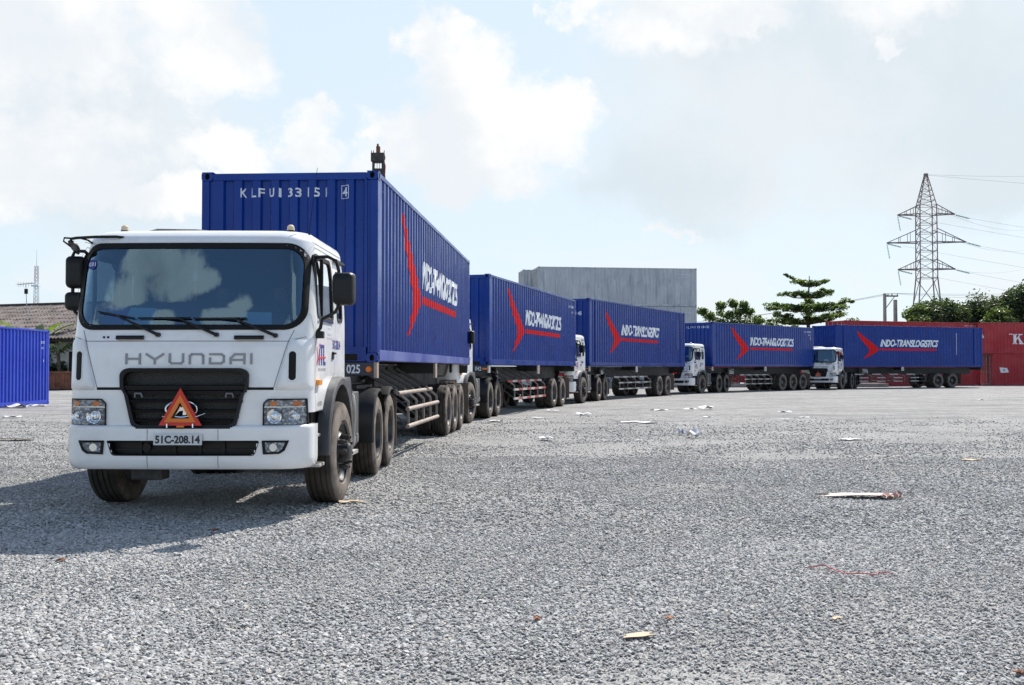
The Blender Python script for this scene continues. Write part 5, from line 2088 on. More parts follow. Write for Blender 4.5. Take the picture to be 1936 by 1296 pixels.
        for u, r in ((.845, .068), (1.02, .055)):
            b = MB()
            c0 = Vector(SF(u, .952, .012))
            pr = [(0, r), (-.03, r * 1.0), (-.02, r * .82), (.01, r * .55), (.0, r * .40), (-.035, r * .3), (-.045, 0)]
            vs_, n_ = [], 24
            for i in range(n_):
                a = 2 * math.pi * i / n_
                for oy, rr in pr:
                    vs_.append((c0.x + rr * math.cos(a), c0.y + oy * .5 - .004, c0.z + rr * math.sin(a)))
            P = len(pr)
            b.add(vs_, [(i * P + k, i * P + k + 1, ((i + 1) % n_) * P + k + 1, ((i + 1) % n_) * P + k) for i in range(n_) for k in range(P - 1)])
            b.build('lamp_bowl', M['chrome'], hl, 40)
        for u0, u1 in ((.80, .865), (1.005, 1.075)):
            b = MB()
            patch(b, 1.052, 1.088, lambda z: u0, lambda z: u1, SF, .009, 3, 5, .006)
            b.build('indicator', M['orange'], hl)
        b = MB()
        patch(b, HZ0, HZ1, xl, lambda z: 1.114, SF, .017, 8, 14)
        b.build('lens', M['lens'], hl, 60)
    # ---------------- corner air deflectors with a dark slot
    for s in (-1, 1):
        SF = lambda u, z, o=0.0, s=s: FRONT(s * u, z, o) if u < 1.158 else (s * (wz(z) + o), fy(1.16, z) + (u - 1.158), z)
        b = MB()
        xl = lambda z: lerp(((1.195, .845), (1.24, .85), (1.66, .965)), z)
        nz = 16
        z0, z1 = 1.195, 1.672
        def bulge(u, z, o=0.0):
            e = min((z - z0) / .06, (z1 + .02 - z) / .10, (u - xl(z)) / .05, (1.168 - u) / .07, 1.0)
            p = SF(u, z, o + .045 * math.sqrt(max(0, min(1, e))))
            return p
        patch(b, z0, z1, xl, lambda z: 1.157, bulge, .001, 22, 30)
        b.build('corner_deflector', W, t, 50)
        b = MB()
        o1 = resample(rr_path(.958, 1.050, 1.272, 1.575, .035), 50)
        i1 = resample(rr_path(.972, 1.034, 1.288, 1.560, .026), 50)
        ring(b, o1, i1, bulge, .006, -.008, -.02)
        b.build('slot_rim', W, t, 50)
        b = MB()
        hs = lambda z: corner_half(z, 1.288, 1.56, .026, .031)
        patch(b, 1.289, 1.559, lambda z: 1.003 - hs(z), lambda z: 1.003 + hs(z), bulge, .003, 16, 4)
        b.build('air_slot', M['blackmat'], t, 50)
    # ---------------- bumper
    BW, BR = 1.165, .26
    def by(x, z):
        a = abs(x)
        y = -1.415 + .045 * (a / BW) ** 2
        if a > BW - BR:
            q = min((a - BW + BR) / BR, 1)
            y += BR * (1 - math.sqrt(max(0, 1 - q * q)))
        e = .0
        if z < .56:
            e = .05 * (1 - math.sqrt(max(0, 1 - ((.56 - z) / .105) ** 2)))
        if z > .84:
            e = .03 * ((z - .84) / .03) ** 2
        return y + e
    BUMP = lambda x, z, o=0.0: (x, by(x, z) - o, z)
    b = MB()
    xs_ = [-(BW - BR) + 2 * (BW - BR) * k / 90 for k in range(91)]
    xs_ = [-(BW - BR) - BR * math.sin(math.pi / 2 * k / 10) for k in range(10, 0, -1)] + xs_ + [(BW - BR) + BR * math.sin(math.pi / 2 * k / 10) for k in range(1, 11)]
    zb = [.458, .462, .47, .485, .505, .53] + [.55 + .0125 * k for k in range(24)] + [.85, .86, .868]
    rows = []
    for z in zb:
        ins = .05 * (1 - math.sqrt(max(0, 1 - ((max(0, .56 - z)) / .105) ** 2))) if z < .56 else 0
        k = (BW - ins) / BW
        end = -.93
        row = [(-BW * k, end, z), (-BW * k, (end + by(BW, z)) / 2, z)] + [(x * k, by(x, z), z) for x in xs_] + [(BW * k, (end + by(BW, z)) / 2, z), (BW * k, end, z)]
        rows.append(row)
    rows.append([(p[0] * .9, p[1] + .16 * (p[1] < -1.0), .868) for p in rows[-1]])
    rows.insert(0, [(p[0] * .9, p[1] + .2 * (p[1] < -1.0), .458) for p in rows[0]])
    n = len(rows[0])
    def intake_l(z): return lerp(((.587, -.655), (.605, -.672), (.725, -.712)), z)
    def intake_r(z): return -intake_l(z)
    def fog_l(z): return .712 + .018 * 0
    fs = []
    for a in range(len(rows) - 1):
        for i in range(n - 1):
            c_ = (Vector(rows[a][i]) + Vector(rows[a][i + 1]) + Vector(rows[a + 1][i]) + Vector(rows[a + 1][i + 1])) / 4
            if c_.y < -1.0:
                if .592 < c_.z < .72 and intake_l(c_.z) + .008 < c_.x < intake_r(c_.z) - .008:
                    continue
                if c_.z > .842 and abs(c_.x) < grille_half(min(c_.z, 1.3)) - .005:
                    continue
            fs.append((a * n + i, a * n + i + 1, (a + 1) * n + i + 1, (a + 1) * n + i))
    b.add([p for r in rows for p in r], fs)
    bp = b.build('bumper', W, t, 50)
    b = MB()
    zz = [.587 + (.727 - .587) * k / 12 for k in range(13)]
    ip = [(intake_r(z), z) for z in zz] + [(intake_l(z), z) for z in zz[::-1]]
    ip = resample(ip, 110)
    ii = [(x * .982, .657 + (z - .657) * .84) for x, z in ip]
    ring(b, ip, ii, BUMP, .005, -.004, -.12)
    b.build('intake_rim', M['blackmat'], bp, 50)
    b = MB()
    patch(b, .58, .735, lambda z: -.74, lambda z: .74, BUMP, -.11, 4, 20)
    b.box(-.66, .66, -1.32, -1.30, .63, .645)
    for x_ in (-.42, -.1, .14, .36):
        b.box(x_ - .012, x_ + .012, -1.33, -1.31, .58, .73)
    b.cyl((-.36, -1.34, .66), (-.36, -1.30, .66), .04, None, 12)
    b.build('intake_grid', M['black'], bp)
    for s in (-1, 1):
        SB = lambda u, z, o=0.0, s=s: BUMP(s * u, z, o)
        po_ = [(.748, .600), (.90, .605), (.945, .635), (.985, .728), (.735, .728)]
        pi_ = [(.772, .620), (.89, .624), (.922, .645), (.952, .710), (.763, .710)]
        b = MB()
        ring(b, resample(po_, 60), resample(pi_, 60), SB, .014, .010, -.03)
        fg = b.build('fog_lamp', M['blackmat'], t, 40)
        xl = lambda z: lerp(((.615, .772), (.71, .763)), z)
        xr = lambda z: lerp(((.615, .885), (.622, .895), (.645, .925), (.71, .954)), z)
        b = MB()
        patch(b, .616, .712, xl, xr, SB, .003, 6, 8)
        b.build('reflector', M['reflector'], fg, 60)
        b = MB()
        c0 = Vector(SB(.84, .664, .008))
        b.cyl(c0, c0 + Vector((0, .02, 0)), .036, .02, 16)
        b.build('bulb', M['chrome'], fg, 40)
        b = MB()
        patch(b, .616, .712, xl, xr, SB, .011, 4, 8)
        b.build('lens', M['lens'], fg, 60)
    b = MB()
    for x_ in (-.33, .33):
        for (u0, u1) in ((x_ - .0025, x_ + .0025),):
            b.rows([[BUMP(u, z, .002) for z in (.475, .5, .53, .56, .585)] for u in (u0, u1)])
            b.rows([[BUMP(u, z, .002) for z in (.73, .78, .835)] for u in (u0, u1)])
    b.build('bumper_gap', M['seam'], bp, fix=False)
    # number plate
    b = MB()
    b.box(-.262, .190, -1.445, -1.432, .688, .792)
    pl_ = b.build('number_plate', M['plate'], t, bevel=.004)
    # ---------------- wipers, handles, washers
    def wiper(px_, pz_, ex, ez_, bx0, bz0, bx1, bz1):
        b = MB()
        p = Vector(FRONT(px_, pz_, .01))
        b.cyl(p + Vector((0, .03, 0)), p + Vector((0, -.035, 0)), .024, .02, 12)
        e_ = Vector(FRONT(ex, ez_, .05))
        m_ = p.lerp(e_, .5) + Vector((0, -.02, 0))
        b.tube([p + Vector((0, -.02, 0)), m_, e_], [.017, .013, .007], 6)
        w = b.build('wiper', M['black'], t, 50)
        b = MB()
        b.tube([FRONT(bx0 + (bx1 - bx0) * k / 6, bz0 + (bz1 - bz0) * k / 6, .022) for k in range(7)], .009, 6)
        b.bar(e_, FRONT((bx0 + bx1) / 2, (bz0 + bz1) / 2, .022), .014)
        b.build('blade', M['black'], w, 50)
    wiper(-.265, 1.715, -.63, 1.885, -.86, 1.935, -.50, 1.870)
    wiper(.285, 1.715, -.065, 1.867, -.47, 1.872, .03, 1.874)
    wiper(.835, 1.708, .45, 1.867, .06, 1.868, .56, 1.871)
    for x0_, x1_ in ((-.66, -.40), (.455, .725)):
        b = MB()
        b.rows([[FRONT(x0_ + (x1_ - x0_) * k / 10, 1.690 + dz, o) for k in range(11)] for dz, o in ((-.02, -.01), (-.02, .028), (.0, .036), (.018, .028), (.018, -.01))])
        b.add([FRONT(x0_, 1.69 + dz, o) for dz, o in ((-.02, -.01), (-.02, .028), (.0, .036), (.018, .028), (.018, -.01))], [(0, 1, 2, 3, 4)])
        b.add([FRONT(x1_, 1.69 + dz, o) for dz, o in ((-.02, -.01), (-.02, .028), (.0, .036), (.018, .028), (.018, -.01))], [(0, 1, 2, 3, 4)])
        b.build('grab_handle', M['black'], t, 40)
    for x_ in (-.785, -.745):
        b = MB()
        b.cyl(FRONT(x_, 1.692, -.01), FRONT(x_, 1.692, .010), .013, .010, 10)
        b.build('washer_jet', M['black'], t, 40)
    # ---------------- roof fittings
    for x_ in (-.79, .86):
        b = MB()
        b.cyl((x_, -.78, 2.725), (x_, -.78, 2.765), .045, .042, 12)
        be = b.build('roof_beacon', M['black'], t, 40)
        b = MB()
        b.cyl((x_, -.78, 2.766), (x_, -.78, 2.805), .040, .034, 12)
        b.cyl((x_, -.78, 2.805), (x_, -.78, 2.822), .034, .015, 12)
        b.build('lens', M['cream'], be, 50)
    b = MB()
    b.rows([[(x_, y_, 2.77 + (z_ - 2.77) * q_) for x_, q_ in ((-.76, 0), (-.70, .6), (-.60, 1), (-.2, .9), (.05, .5), (.18, 0))] for y_, z_ in ((-.45, 2.79), (-.40, 2.835), (-.2, 2.86), (.2, 2.85), (.24, 2.79))])
    b.build('roof_hatch', M['fender'], t, 40)
    b = MB()
    b.cyl((1.04, -.80, 2.69), (1.09, -.62, 3.42), .006, .0025, 6)
    b.cyl((1.035, -.82, 2.64), (1.045, -.79, 2.72), .018, .012, 8)
    b.build('aerial', M['black'], t)
    # ---------------- mirrors
    def mirror_arm(pts, r=.017):
        b = MB()
        b.tube(pts, r, 8)
        b.build('mirror_arm', M['black'], t, 60)
    def mirror(cx, cy, cz, w, h, turn, name='side_mirror'):
        q = Matrix.Translation((cx, cy, cz)) @ Matrix.Rotation(turn, 4, 'Z')
        b = MB()
        prof = rr_path(-w / 2, w / 2, -h / 2, h / 2, min(.045, w * .25), 5)
        nn = len(prof)
        rows = []
        for yy, sc in ((.07, .94), (.06, 1.0), (.0, 1.0), (-.045, .95), (-.065, .80), (-.072, .5)):
            rows.append([q @ Vector((u * sc, yy, v * sc)) for u, v in prof])
        b.rows([r_ + [r_[0]] for r_ in rows])
        b.add(rows[-1], [tuple(range(nn))])
        o = b.build(name, M['black'], t, 45)
        b = MB()
        b.add([q @ Vector((u * .94, .068, v * .94)) for u, v in prof], [tuple(range(nn))])
        b.build('mirror_glass', M['mirrorglass'], o, fix=False)
    mirror(1.435, -1.06, 2.165, .205, .315, R(-8))
    mirror_arm([(1.145, -.93, 2.45), (1.16, -1.02, 2.475), (1.28, -1.06, 2.475), (1.36, -1.05, 2.44), (1.385, -1.05, 2.34), (1.385, -1.05, 2.0), (1.35, -1.05, 1.94), (1.22, -1.02, 1.875), (1.20, -1.0, 1.79), (1.165, -.99, 1.75)])
    b = MB()
    b.box(1.15, 1.23, -1.02, -.93, 1.69, 1.76)
    b.build('mirror_bracket', M['black'], t, bevel=.012)
    mirror(-1.215, -.93, 2.34, .18, .315, R(14))
    mirror(-1.215, -.93, 2.055, .19, .18, R(14), 'wide_angle_mirror')
    mirror_arm([(-1.10, -.86, 2.50), (-1.13, -.93, 2.545), (-1.22, -.94, 2.545), (-1.245, -.93, 2.5), (-1.245, -.92, 2.0), (-1.22, -.92, 1.95), (-1.15, -.9, 1.88)])
    mirror_arm([(-.70, -1.05, 2.665), (-.76, -1.09, 2.668), (-.95, -1.10, 2.665), (-1.14, -1.10, 2.655), (-1.20, -1.10, 2.645)], .014)
    mirror_arm([(-1.02, -.93, 2.60), (-1.06, -1.02, 2.645), (-1.11, -1.10, 2.657)], .011)
    mirror_arm([(-1.20, -1.07, 2.655), (-1.27, -1.07, 2.66), (-1.285, -1.05, 2.63), (-1.22, -1.04, 2.58)], .009)
    b = MB()
    q = Matrix.Translation((-1.20, -1.02, 2.57)) @ Matrix.Rotation(R(42), 4, 'Y') @ Matrix.Rotation(R(-25), 4, 'X')
    n_ = 20
    vs_ = []
    for (hh, rr) in ((0, 1.0), (.018, .94), (.034, .7), (.042, .3)):
        vs_ += [q @ Vector((.075 * rr * math.cos(2 * math.pi * i / n_), .115 * rr * math.sin(2 * math.pi * i / n_), hh)) for i in range(n_)]
    b.add(vs_, [(k * n_ + i, k * n_ + (i + 1) % n_, (k + 1) * n_ + (i + 1) % n_, (k + 1) * n_ + i) for k in range(3) for i in range(n_)] + [tuple(range(n_ - 1, -1, -1)), tuple(range(3 * n_, 4 * n_))])
    b.build('front_mirror', M['black'], t, 50)
    # ---------------- door fittings and prints
    for s in (-1, 1):
        b = MB()
        sd = SIDE(s)
        o1 = resample(rr_path(-.165, -.055, 1.49, 1.575, .03), 40)
        b.rows([[sd(*p, o) for p in o1 + o1[:1]] for o in (-.01, .008)])
        b.add([sd(*p, .008) for p in o1], [tuple(range(40))])
        b.box(*sorted((s * 1.165, s * 1.195)), -.15, -.07, 1.545, 1.565)
        b.build('door_handle', M['black'], t, 40)
        b = MB()
        b.rows([[sd(y_, z_, o) for y_ in (-1.0, -.96, -.90, -.86)] for z_, o in ((1.235, .0), (1.238, .035), (1.285, .035), (1.29, .0))])
        b.add([sd(-.86, 1.235, 0), sd(-.86, 1.29, 0), sd(-.87, 1.285, .035), sd(-.87, 1.238, .035)], [(0, 1, 2, 3)])
        b.add([sd(-1.0, 1.235, 0), sd(-1.0, 1.29, 0), sd(-1.0, 1.285, .035), sd(-1.0, 1.238, .035)], [(0, 1, 2, 3)])
        b.build('side_marker_lamp', M['amber'], t, 40)
    sd = SIDE(1)
    pr = lambda u, v: sd(u, v, .003)
    pr2 = lambda u, v: sd(u, v, .005)
    lg = bpy.data.objects.new('door_emblem', None)
    COL.objects.link(lg)
    lg.parent = t
    printed('lettering', poly_bm([[(-.875, 1.43), (-.83, 1.43), (-.80, 1.60), (-.84, 1.60)],
        [(-.80, 1.60), (-.66, 1.60), (-.66, 1.635), (-.80, 1.635)], [(-.755, 1.43), (-.705, 1.43), (-.70, 1.60), (-.75, 1.60)],
        [(-.645, 1.43), (-.595, 1.43), (-.585, 1.635), (-.635, 1.635)], [(-.595, 1.43), (-.52, 1.43), (-.52, 1.465), (-.595, 1.465)]]), pr, M['blueink'], lg)
    printed('swoosh', poly_bm([[(-.99, 1.62), (-.955, 1.60), (-.885, 1.50), (-.915, 1.495)], [(-.915, 1.515), (-.885, 1.495), (-.955, 1.43), (-.985, 1.44)],
        [(-.90, 1.493), (-.51, 1.503), (-.51, 1.517), (-.90, 1.509)], [(-.85, 1.612), (-.815, 1.62), (-.81, 1.645), (-.84, 1.645)]]), pr2, M['redink'], lg)
    printed('caption', fit(text_bm('INDO - TRANS LOGISTICS', .1), -.90, -.52, 1.375, 1.40), pr, M['ink'], lg)
    printed('model_lettering', fit(text_bm('HD700', .1, .3), -.92, -.70, 1.03, 1.075), pr, M['seam'], t)
    printed('door_number', fit(text_bm('51C-208.14', .1, 0, .003), -.12, .34, 1.60, 1.70), pr, M['blueink'], t)
    b2 = bpy.data.objects.new('permit_print', None)
    COL.objects.link(b2)
    b2.parent = t
    for k, (y0_, y1_, z0_) in enumerate(((-.42, -.15, 1.70), (-.40, -.18, 1.74), (-.36, -.24, 1.80), (-.34, -.22, 1.85))):
        printed('print_line', poly_bm([[(y0_ + q, z0_), (y0_ + q + .018, z0_), (y0_ + q + .018, z0_ + .022), (y0_ + q, z0_ + .022)] for q in np.arange(0, y1_ - y0_, .028)]), pr, M['greyink'], b2)
    # ---------------- fenders, steps, flaps
    for s in (-1, 1):
        b = MB()
        def arc(r, flat):
            out = []
            for k in range(25):
                a = R(180 - 183 * k / 24)
                y, z = r * math.cos(a), .54 + r * math.sin(a)
                if flat and y > .05:
                    z = max(z, min(.54 + r * .985, 1.36)) if y < .60 else z
                out.append((y, z))
            return out
        inn, out_ = arc(.69, False), arc(.775, True)
        rows = [[(s * 1.02, y, z) for y, z in inn], [(s * 1.245, y, z) for y, z in inn], [(s * 1.25, y, z) for y, z in [(a * .25 + c_ * .75, d * .25 + e_ * .75) for (a, d), (c_, e_) in zip(inn, out_)]],
                [(s * 1.235, y, z) for y, z in out_], [(s * 1.12, y, z) for y, z in out_]]
        b.rows(rows)
        b.build('fender', M['fender'], t, 35)
        b = MB()
        rows = [[(s * 1.02, y, z) for y, z in arc(.70, False)], [(s * .55, y, z) for y, z in arc(.70, False)]]
        b.rows(rows)
        b.build('wheel_well', M['blackmat'], t, 60)
        b = MB()
        b.box(*sorted((s * .95, s * 1.24)), .70, .715, .22, 1.16)
        b.build('mud_flap', M['mud'], t)
        b = MB()
        b.box(*sorted((s * .98, s * 1.19)), -.95, -.70, .44, .47)
        b.box(*sorted((s * .98, s * 1.16)), -.93, -.68, .73, .76)
        b.build('cab_step', M['steel'], t, bevel=.006)
        b = MB()
        b.box(*sorted((s * .92, s * 1.10)), -.94, -.66, .52, 1.0)
        b.build('step_well', M['black'], t)
    # ---------------- chassis
    for s in (-1, 1):
        b = MB()
        b.box(*sorted((s * .38, s * .45)), -1.25, 5.15, .74, 1.0)
        b.build('frame_rail', M['chassis'], t)
    b = MB()
    b.box(-.36, .36, -.95, 1.3, .52, 1.02)
    b.box(-.33, .33, -1.2, -.95, .5, 1.25)
    b.box(-.55, -.25, -1.22, -1.0, .34, .52)
    b.build('engine', M['chassis'], t, bevel=.02)
    b = MB()
    b.box(-.95, .95, -1.20, -1.05, .56, .66)
    b.box(-.9, .9, -.06, .06, .42, .56)
    b.build('front_axle', M['chassis'], t, bevel=.01)
    for s in (-1, 1):
        wheel(t, s * 1.105, 0, s, 'tyre', front=True, steer=R(-3))
    for ya in (2.95, 4.25):
        b = MB()
        b.cyl((-.95, ya, TR), (.95, ya, TR), .09, None, 12)
        b.cyl((0, ya - .25, TR), (0, ya + .25, TR), .24, None, 16)
        b.build('drive_axle', M['chassis'], t, 40)
        for s in (-1, 1):
            wheel(t, s * 1.075, ya, s, 'tyre', dual=True)
    for s in (-1, 1):
        for ya, a0, a1 in ((2.95, 188, 25), (4.25, 125, 60)):
            b = MB()
            rows = []
            rr = .60
            for xx, r in ((.52, rr), (.80, rr + .012), (.84, rr), (1.08, rr), (1.12, rr + .012), (1.235, rr + .006), (1.25, rr - .03)):
                rows.append([(s * xx, ya + r * math.cos(R(a0 + (a1 - a0) * k / 16)), TR + r * math.sin(R(a0 + (a1 - a0) * k / 16))) for k in range(17)])
            b.rows(rows)
            b.build('rear_fender', M['black'], t, 35)
        b = MB()
        b.box(*sorted((s * .95, s * 1.24)), 4.90, 4.915, .25, .95)
        b.build('mud_flap', M['mud'], t)
    b = MB()
    b.box(.70, 1.17, 1.0, 1.62, .62, 1.12)
    b.build('battery_box', M['fender'], t, bevel=.015)
    b = MB()
    b.tube([(1.19, 1.05, .50), (1.21, 1.05, .95), (1.19, 1.05, 1.08), (1.12, 1.08, 1.14)], .02, 8)
    b.box(.75, 1.2, .98, 1.40, .40, .44)
    b.build('side_step', M['steel'], t, 50)
    for k in range(3):
        b = MB()
        y_ = 1.30 + k * .20
        b.cyl((.55, y_, .56), (1.10, y_, .56), .115, None, 16)
        b.cyl((1.10, y_, .56), (1.15, y_, .56), .115, .06, 16)
        b.build('air_tank', M['tank'], t, 40)
    b = MB()
    b.cyl((-.9, 1.1, .72), (-.9, 2.2, .72), .28, None, 20)
    b.build('fuel_tank', M['tank'], t, 40)
    b = MB()
    b.box(-.45, .45, 3.1, 4.1, 1.0, 1.07)
    b.build('fifth_wheel', M['chassis'], t, bevel=.01)
    b = MB()
    b.box(-1.14, -.74, .76, 1.40, .95, 2.70)  # unseen intake box, enlarged so its shadow closes a sunlit gap
    b.cyl((.35, .85, 1.0), (.35, .85, 2.0), .07, None, 12)
    b.build('air_intake_shade_box', M['black'], t, bevel=.02)
    b = MB()
    b.box(1.10, 1.16, .1, .62, 2.545, 2.57)
    b.build('rain_gutter', M['black'], t)
    return t, pl_

T_LAB = ('leading white tractor truck facing the viewer, number plate 51C-208.14 on its bumper',
         'second white tractor truck, all but its side hidden by the first blue container',
         'third white tractor truck, its headlamp and side showing behind the second trailer',
         'white tractor truck at the foot of the grey stack, half its windscreen showing',
         'farthest white tractor truck with a small warning triangle, before the last blue container')
tr0, plate = truck(T_LAB[0])
trucks = [tr0]
for k in range(1, 5):
    c_ = copy_tree(tr0)
    c_['label'] = T_LAB[k]
    trucks.append(c_)
TP = [(-3.045, 11.35, R(.6))]
for (x, y, a) in ((-.617, 30.35, R(9)), (3.75, 46.0, R(17.4)), (12.04, 62.0, R(30)), (23.34, 73.3, R(30))):
    cx, cy = x - math.cos(a) * 1.22, y + math.sin(a) * 1.22
    TP.append((cx - math.sin(a) * 2.95, cy - math.cos(a) * 2.95, a))
for o, (x, y, a) in zip(trucks, TP):
    o.location = (x, y, 0)
    o.rotation_euler = (0, 0, -a)
printed('plate_lettering', fit(text_bm('51C-208.14', .1, 0, .004), -.245, .172, .703, .778), lambda u, v: (u, -1.447, v), M['ink'], plate)
# sticker, fan and papers of the leading truck
b = MB()
stp = [(-.985 + .052 * math.cos(2 * math.pi * k / 24), 2.40 + .05 * math.sin(2 * math.pi * k / 24)) for k in range(24)]
b.add([FRONT(*p, .002) for p in stp], [tuple(range(24))])
stk = b.build('number_sticker', M['blueink'], tr0, fix=False)
printed('sticker_lettering', fit(text_bm('031', .1, 0, .002), -1.025, -.945, 2.38, 2.42), lambda u, v: FRONT(u, v, .005), M['paleink'], stk)
def loose(name, mat, quad, label, cat, th=.004):
    """a sheet lying inside the cab: top-level thing placed in the frame of the leading truck"""
    b = MB()
    vs = [Vector(p) for p in quad]
    n_ = (vs[1] - vs[0]).cross(vs[2] - vs[0]).normalized() * th
    b.add(vs + [v + n_ for v in vs], [(0, 1, 2, 3), (7, 6, 5, 4), (0, 4, 5, 1), (1, 5, 6, 2), (2, 6, 7, 3), (3, 7, 4, 0)])
    o = b.build(name, mat)
    o.location, o.rotation_euler = tr0.location, tr0.rotation_euler
    return tag(o, label, cat)
loose('paper_sheet', M['paperblue'], [(-.66, -1.16, 1.80), (-.38, -1.17, 1.80), (-.36, -1.08, 1.975), (-.62, -1.06, 1.985)], 'pale sheet propped behind the windscreen, left one of the leading truck', 'paper')
loose('paper_sheet', M['paperblue'], [(.50, -1.15, 1.80), (.76, -1.14, 1.80), (.74, -1.06, 1.935), (.49, -1.06, 1.94)], 'pale papers propped behind the windscreen before the driver', 'paper')
loose('blue_folder', M['paperdark'], [(-.92, -1.10, 1.80), (-.66, -1.15, 1.80), (-.64, -1.02, 1.985), (-.88, -.98, 1.985)], 'dark blue folder lying behind the windscreen beside the left pale sheet', 'folder')
fan = thing('cab_fan', 'round cab fan behind the upper left corner of the leading windscreen', 'fan', tr0.location, tr0.rotation_euler[2])
b = MB()
b.tube([(-.80 + .10 * math.cos(2 * math.pi * k / 24), -.80, 2.44 + .10 * math.sin(2 * math.pi * k / 24)) for k in range(24)], .01, 6, True)
b.build('guard', M['black'], fan, 60)
b = MB()
b.cyl((-.80, -.83, 2.44), (-.80, -.76, 2.44), .035, .03, 12)
for k in range(4):
    a = k * math.pi / 2 + .4
    b.add([(-.80, -.80, 2.44), (-.80 + .09 * math.cos(a), -.81, 2.44 + .09 * math.sin(a)), (-.80 + .09 * math.cos(a + .9), -.79, 2.44 + .09 * math.sin(a + .9))], [(0, 1, 2)])
b.build('blades', M['fender'], fan, fix=False)
b = MB()
b.cyl((-.80, -.77, 2.53), (-.82, -.74, 2.61), .02, None, 8)
b.build('bracket', M['black'], fan)
orn = thing('hanging_ornament', 'small turquoise tassel hanging behind the middle of the leading windscreen', 'ornament', tr0.location, tr0.rotation_euler[2])
b = MB()
b.cyl((-.06, -.86, 2.30), (-.06, -.86, 2.36), .03, .012, 10)
b.cyl((-.06, -.86, 2.26), (-.06, -.86, 2.30), .024, .03, 10)
b.build('bell', plain('turquoise_tassel', (0.1, 0.5, 0.45), 0.5), orn, 50)
b = MB()
b.cyl((-.06, -.86, 2.36), (-.06, -.80, 2.59), .004, None, 6)
b.cyl((-.06, -.86, 2.06), (-.06, -.86, 2.26), .010, .006, 6)
b.build('cord', M['orange'], orn)

# crew of the leading truck
seat = dict(pelvis=(0, 0, 1.50, .13), waist=(0, .02, 1.68, .125), chest=(0, .0, 1.90, .14), neck=(0, -.02, 2.06, .055), head=(0, -.05, 2.20, .085),
            lsh=(.19, .0, 1.96, .065), rsh=(-.19, .0, 1.96, .065),
            lel=(.25, -.22, 1.78, .045), lwr=(.20, -.46, 1.98, .028), rel=(-.24, -.20, 1.75, .045), rwr=(-.18, -.44, 1.93, .028),
            lhip=(.1, -.05, 1.49, .09), lkn=(.14, -.45, 1.52, .065), lan=(.14, -.55, 1.18, .045), ltoe=(.14, -.68, 1.14, .035),
            rhip=(-.1, -.05, 1.49, .09), rkn=(-.14, -.45, 1.52, .065), ran=(-.14, -.55, 1.18, .045), rtoe=(-.14, -.68, 1.14, .035))
x0_, y0_, a0_ = TP[0]
def in_cab(x, y): return (x0_ + x * math.cos(a0_) + y * math.sin(a0_), y0_ - x * math.sin(a0_) + y * math.cos(a0_), 0)
person('driver in a dark shirt with a hand on the wheel of the leading truck', in_cab(.60, -.02), -a0_, seat, M['shirt2'])
seat2 = dict(seat)
seat2.update(lel=(.26, -.16, 1.72, .045), lwr=(.10, -.36, 1.66, .028), rel=(-.26, -.14, 1.72, .045), rwr=(-.10, -.36, 1.68, .028))
b = MB()
b.box(-.2, .2, -.3, .2, 1.10, 1.42)
b.build('middle_seat', M['seat'], tr0, bevel=.03)
person('passenger in a navy shirt sitting in the middle of the leading cab', in_cab(-.02, .05), -a0_, seat2, M['shirt'])
stand = dict(pelvis=(0, 0, .96, .12), waist=(0, 0, 1.12, .11), chest=(0, 0, 1.33, .135), neck=(0, 0, 1.48, .05), head=(0, -.02, 1.61, .085),
             lsh=(.19, 0, 1.40, .06), rsh=(-.19, 0, 1.40, .06), lel=(.25, .02, 1.12, .042), lwr=(.26, -.08, .88, .028), rel=(-.25, .02, 1.12, .042), rwr=(-.26, -.08, .88, .028),
             lhip=(.09, 0, .92, .09), lkn=(.11, -.06, .50, .062), lan=(.12, .0, .09, .042), ltoe=(.14, -.15, .04, .035),
             rhip=(-.09, 0, .92, .09), rkn=(-.11, .04, .50, .062), ran=(-.12, .14, .09, .042), rtoe=(-.13, -.01, .04, .035))
person('person in dark trousers whose legs show beneath the second trailer', (.35, 50.5, 0), R(20), stand, M['shirt'])

# warning triangles hung on the grilles
def triangle(label, k, xc, zc, s):
    x, y, a = TP[k]
    t = thing('warning_triangle', label, 'warning triangle', (x, y, 0), -a, 'warning triangles hung on truck grilles')
    def tri(r):
        return [(xc - r * .90, zc - r * .52), (xc + r * .90, zc - r * .52), (xc, zc + r * 1.04)]
    for nm, ro, ri, y_, th, mt in (('red_frame', 1.0, .70, -1.452, .018, 'red'), ('orange_frame', .735, .43, -1.458, .020, 'orange')):
        b = MB()
        o_, i_ = tri(s * ro), tri(s * ri)
        rows = [[(u, y_ + th, v) for u, v in o_], [(u, y_, v) for u, v in o_], [(u, y_, v) for u, v in i_], [(u, y_ + th, v) for u, v in i_]]
        b.rows([r + [r[0]] for r in rows])
        b.build(nm, M[mt], t)
    for u in (-.115, .125):
        b = MB()
        b.tube([(xc + u, -1.40, zc - s * .50), (xc + u, -1.475, zc - s * .46), (xc + u, -1.475, zc - s * .60)], .006, 6)
        b.build('wire_hook', M['chrome'], t, 60)
    for q in (-1, 1):
        b = MB()
        b.tube([(xc + q * .215, -1.40, zc - s * .02), (xc + q * .16, -1.475, zc - s * .14), (xc + q * .10, -1.40, zc - s * .2)], .005, 6)
        b.build('wire_tie', M['chrome'], t, 60)
    b = MB()
    b.box(xc - .035, xc + .035, -1.45, -1.435, zc - s * .60, zc - s * .52)
    b.build('foot', M['orange'], t)
triangle('red and orange warning triangle hung over the grille emblem of the leading truck', 0, -.012, .985, .222)
triangle('small distant warning triangle on the grille of the farthest truck', 4, -.012, .985, .222)
triangle('warning triangle on the grille of the second truck, hidden behind the first trailer', 1, -.012, .985, .222) if False else None

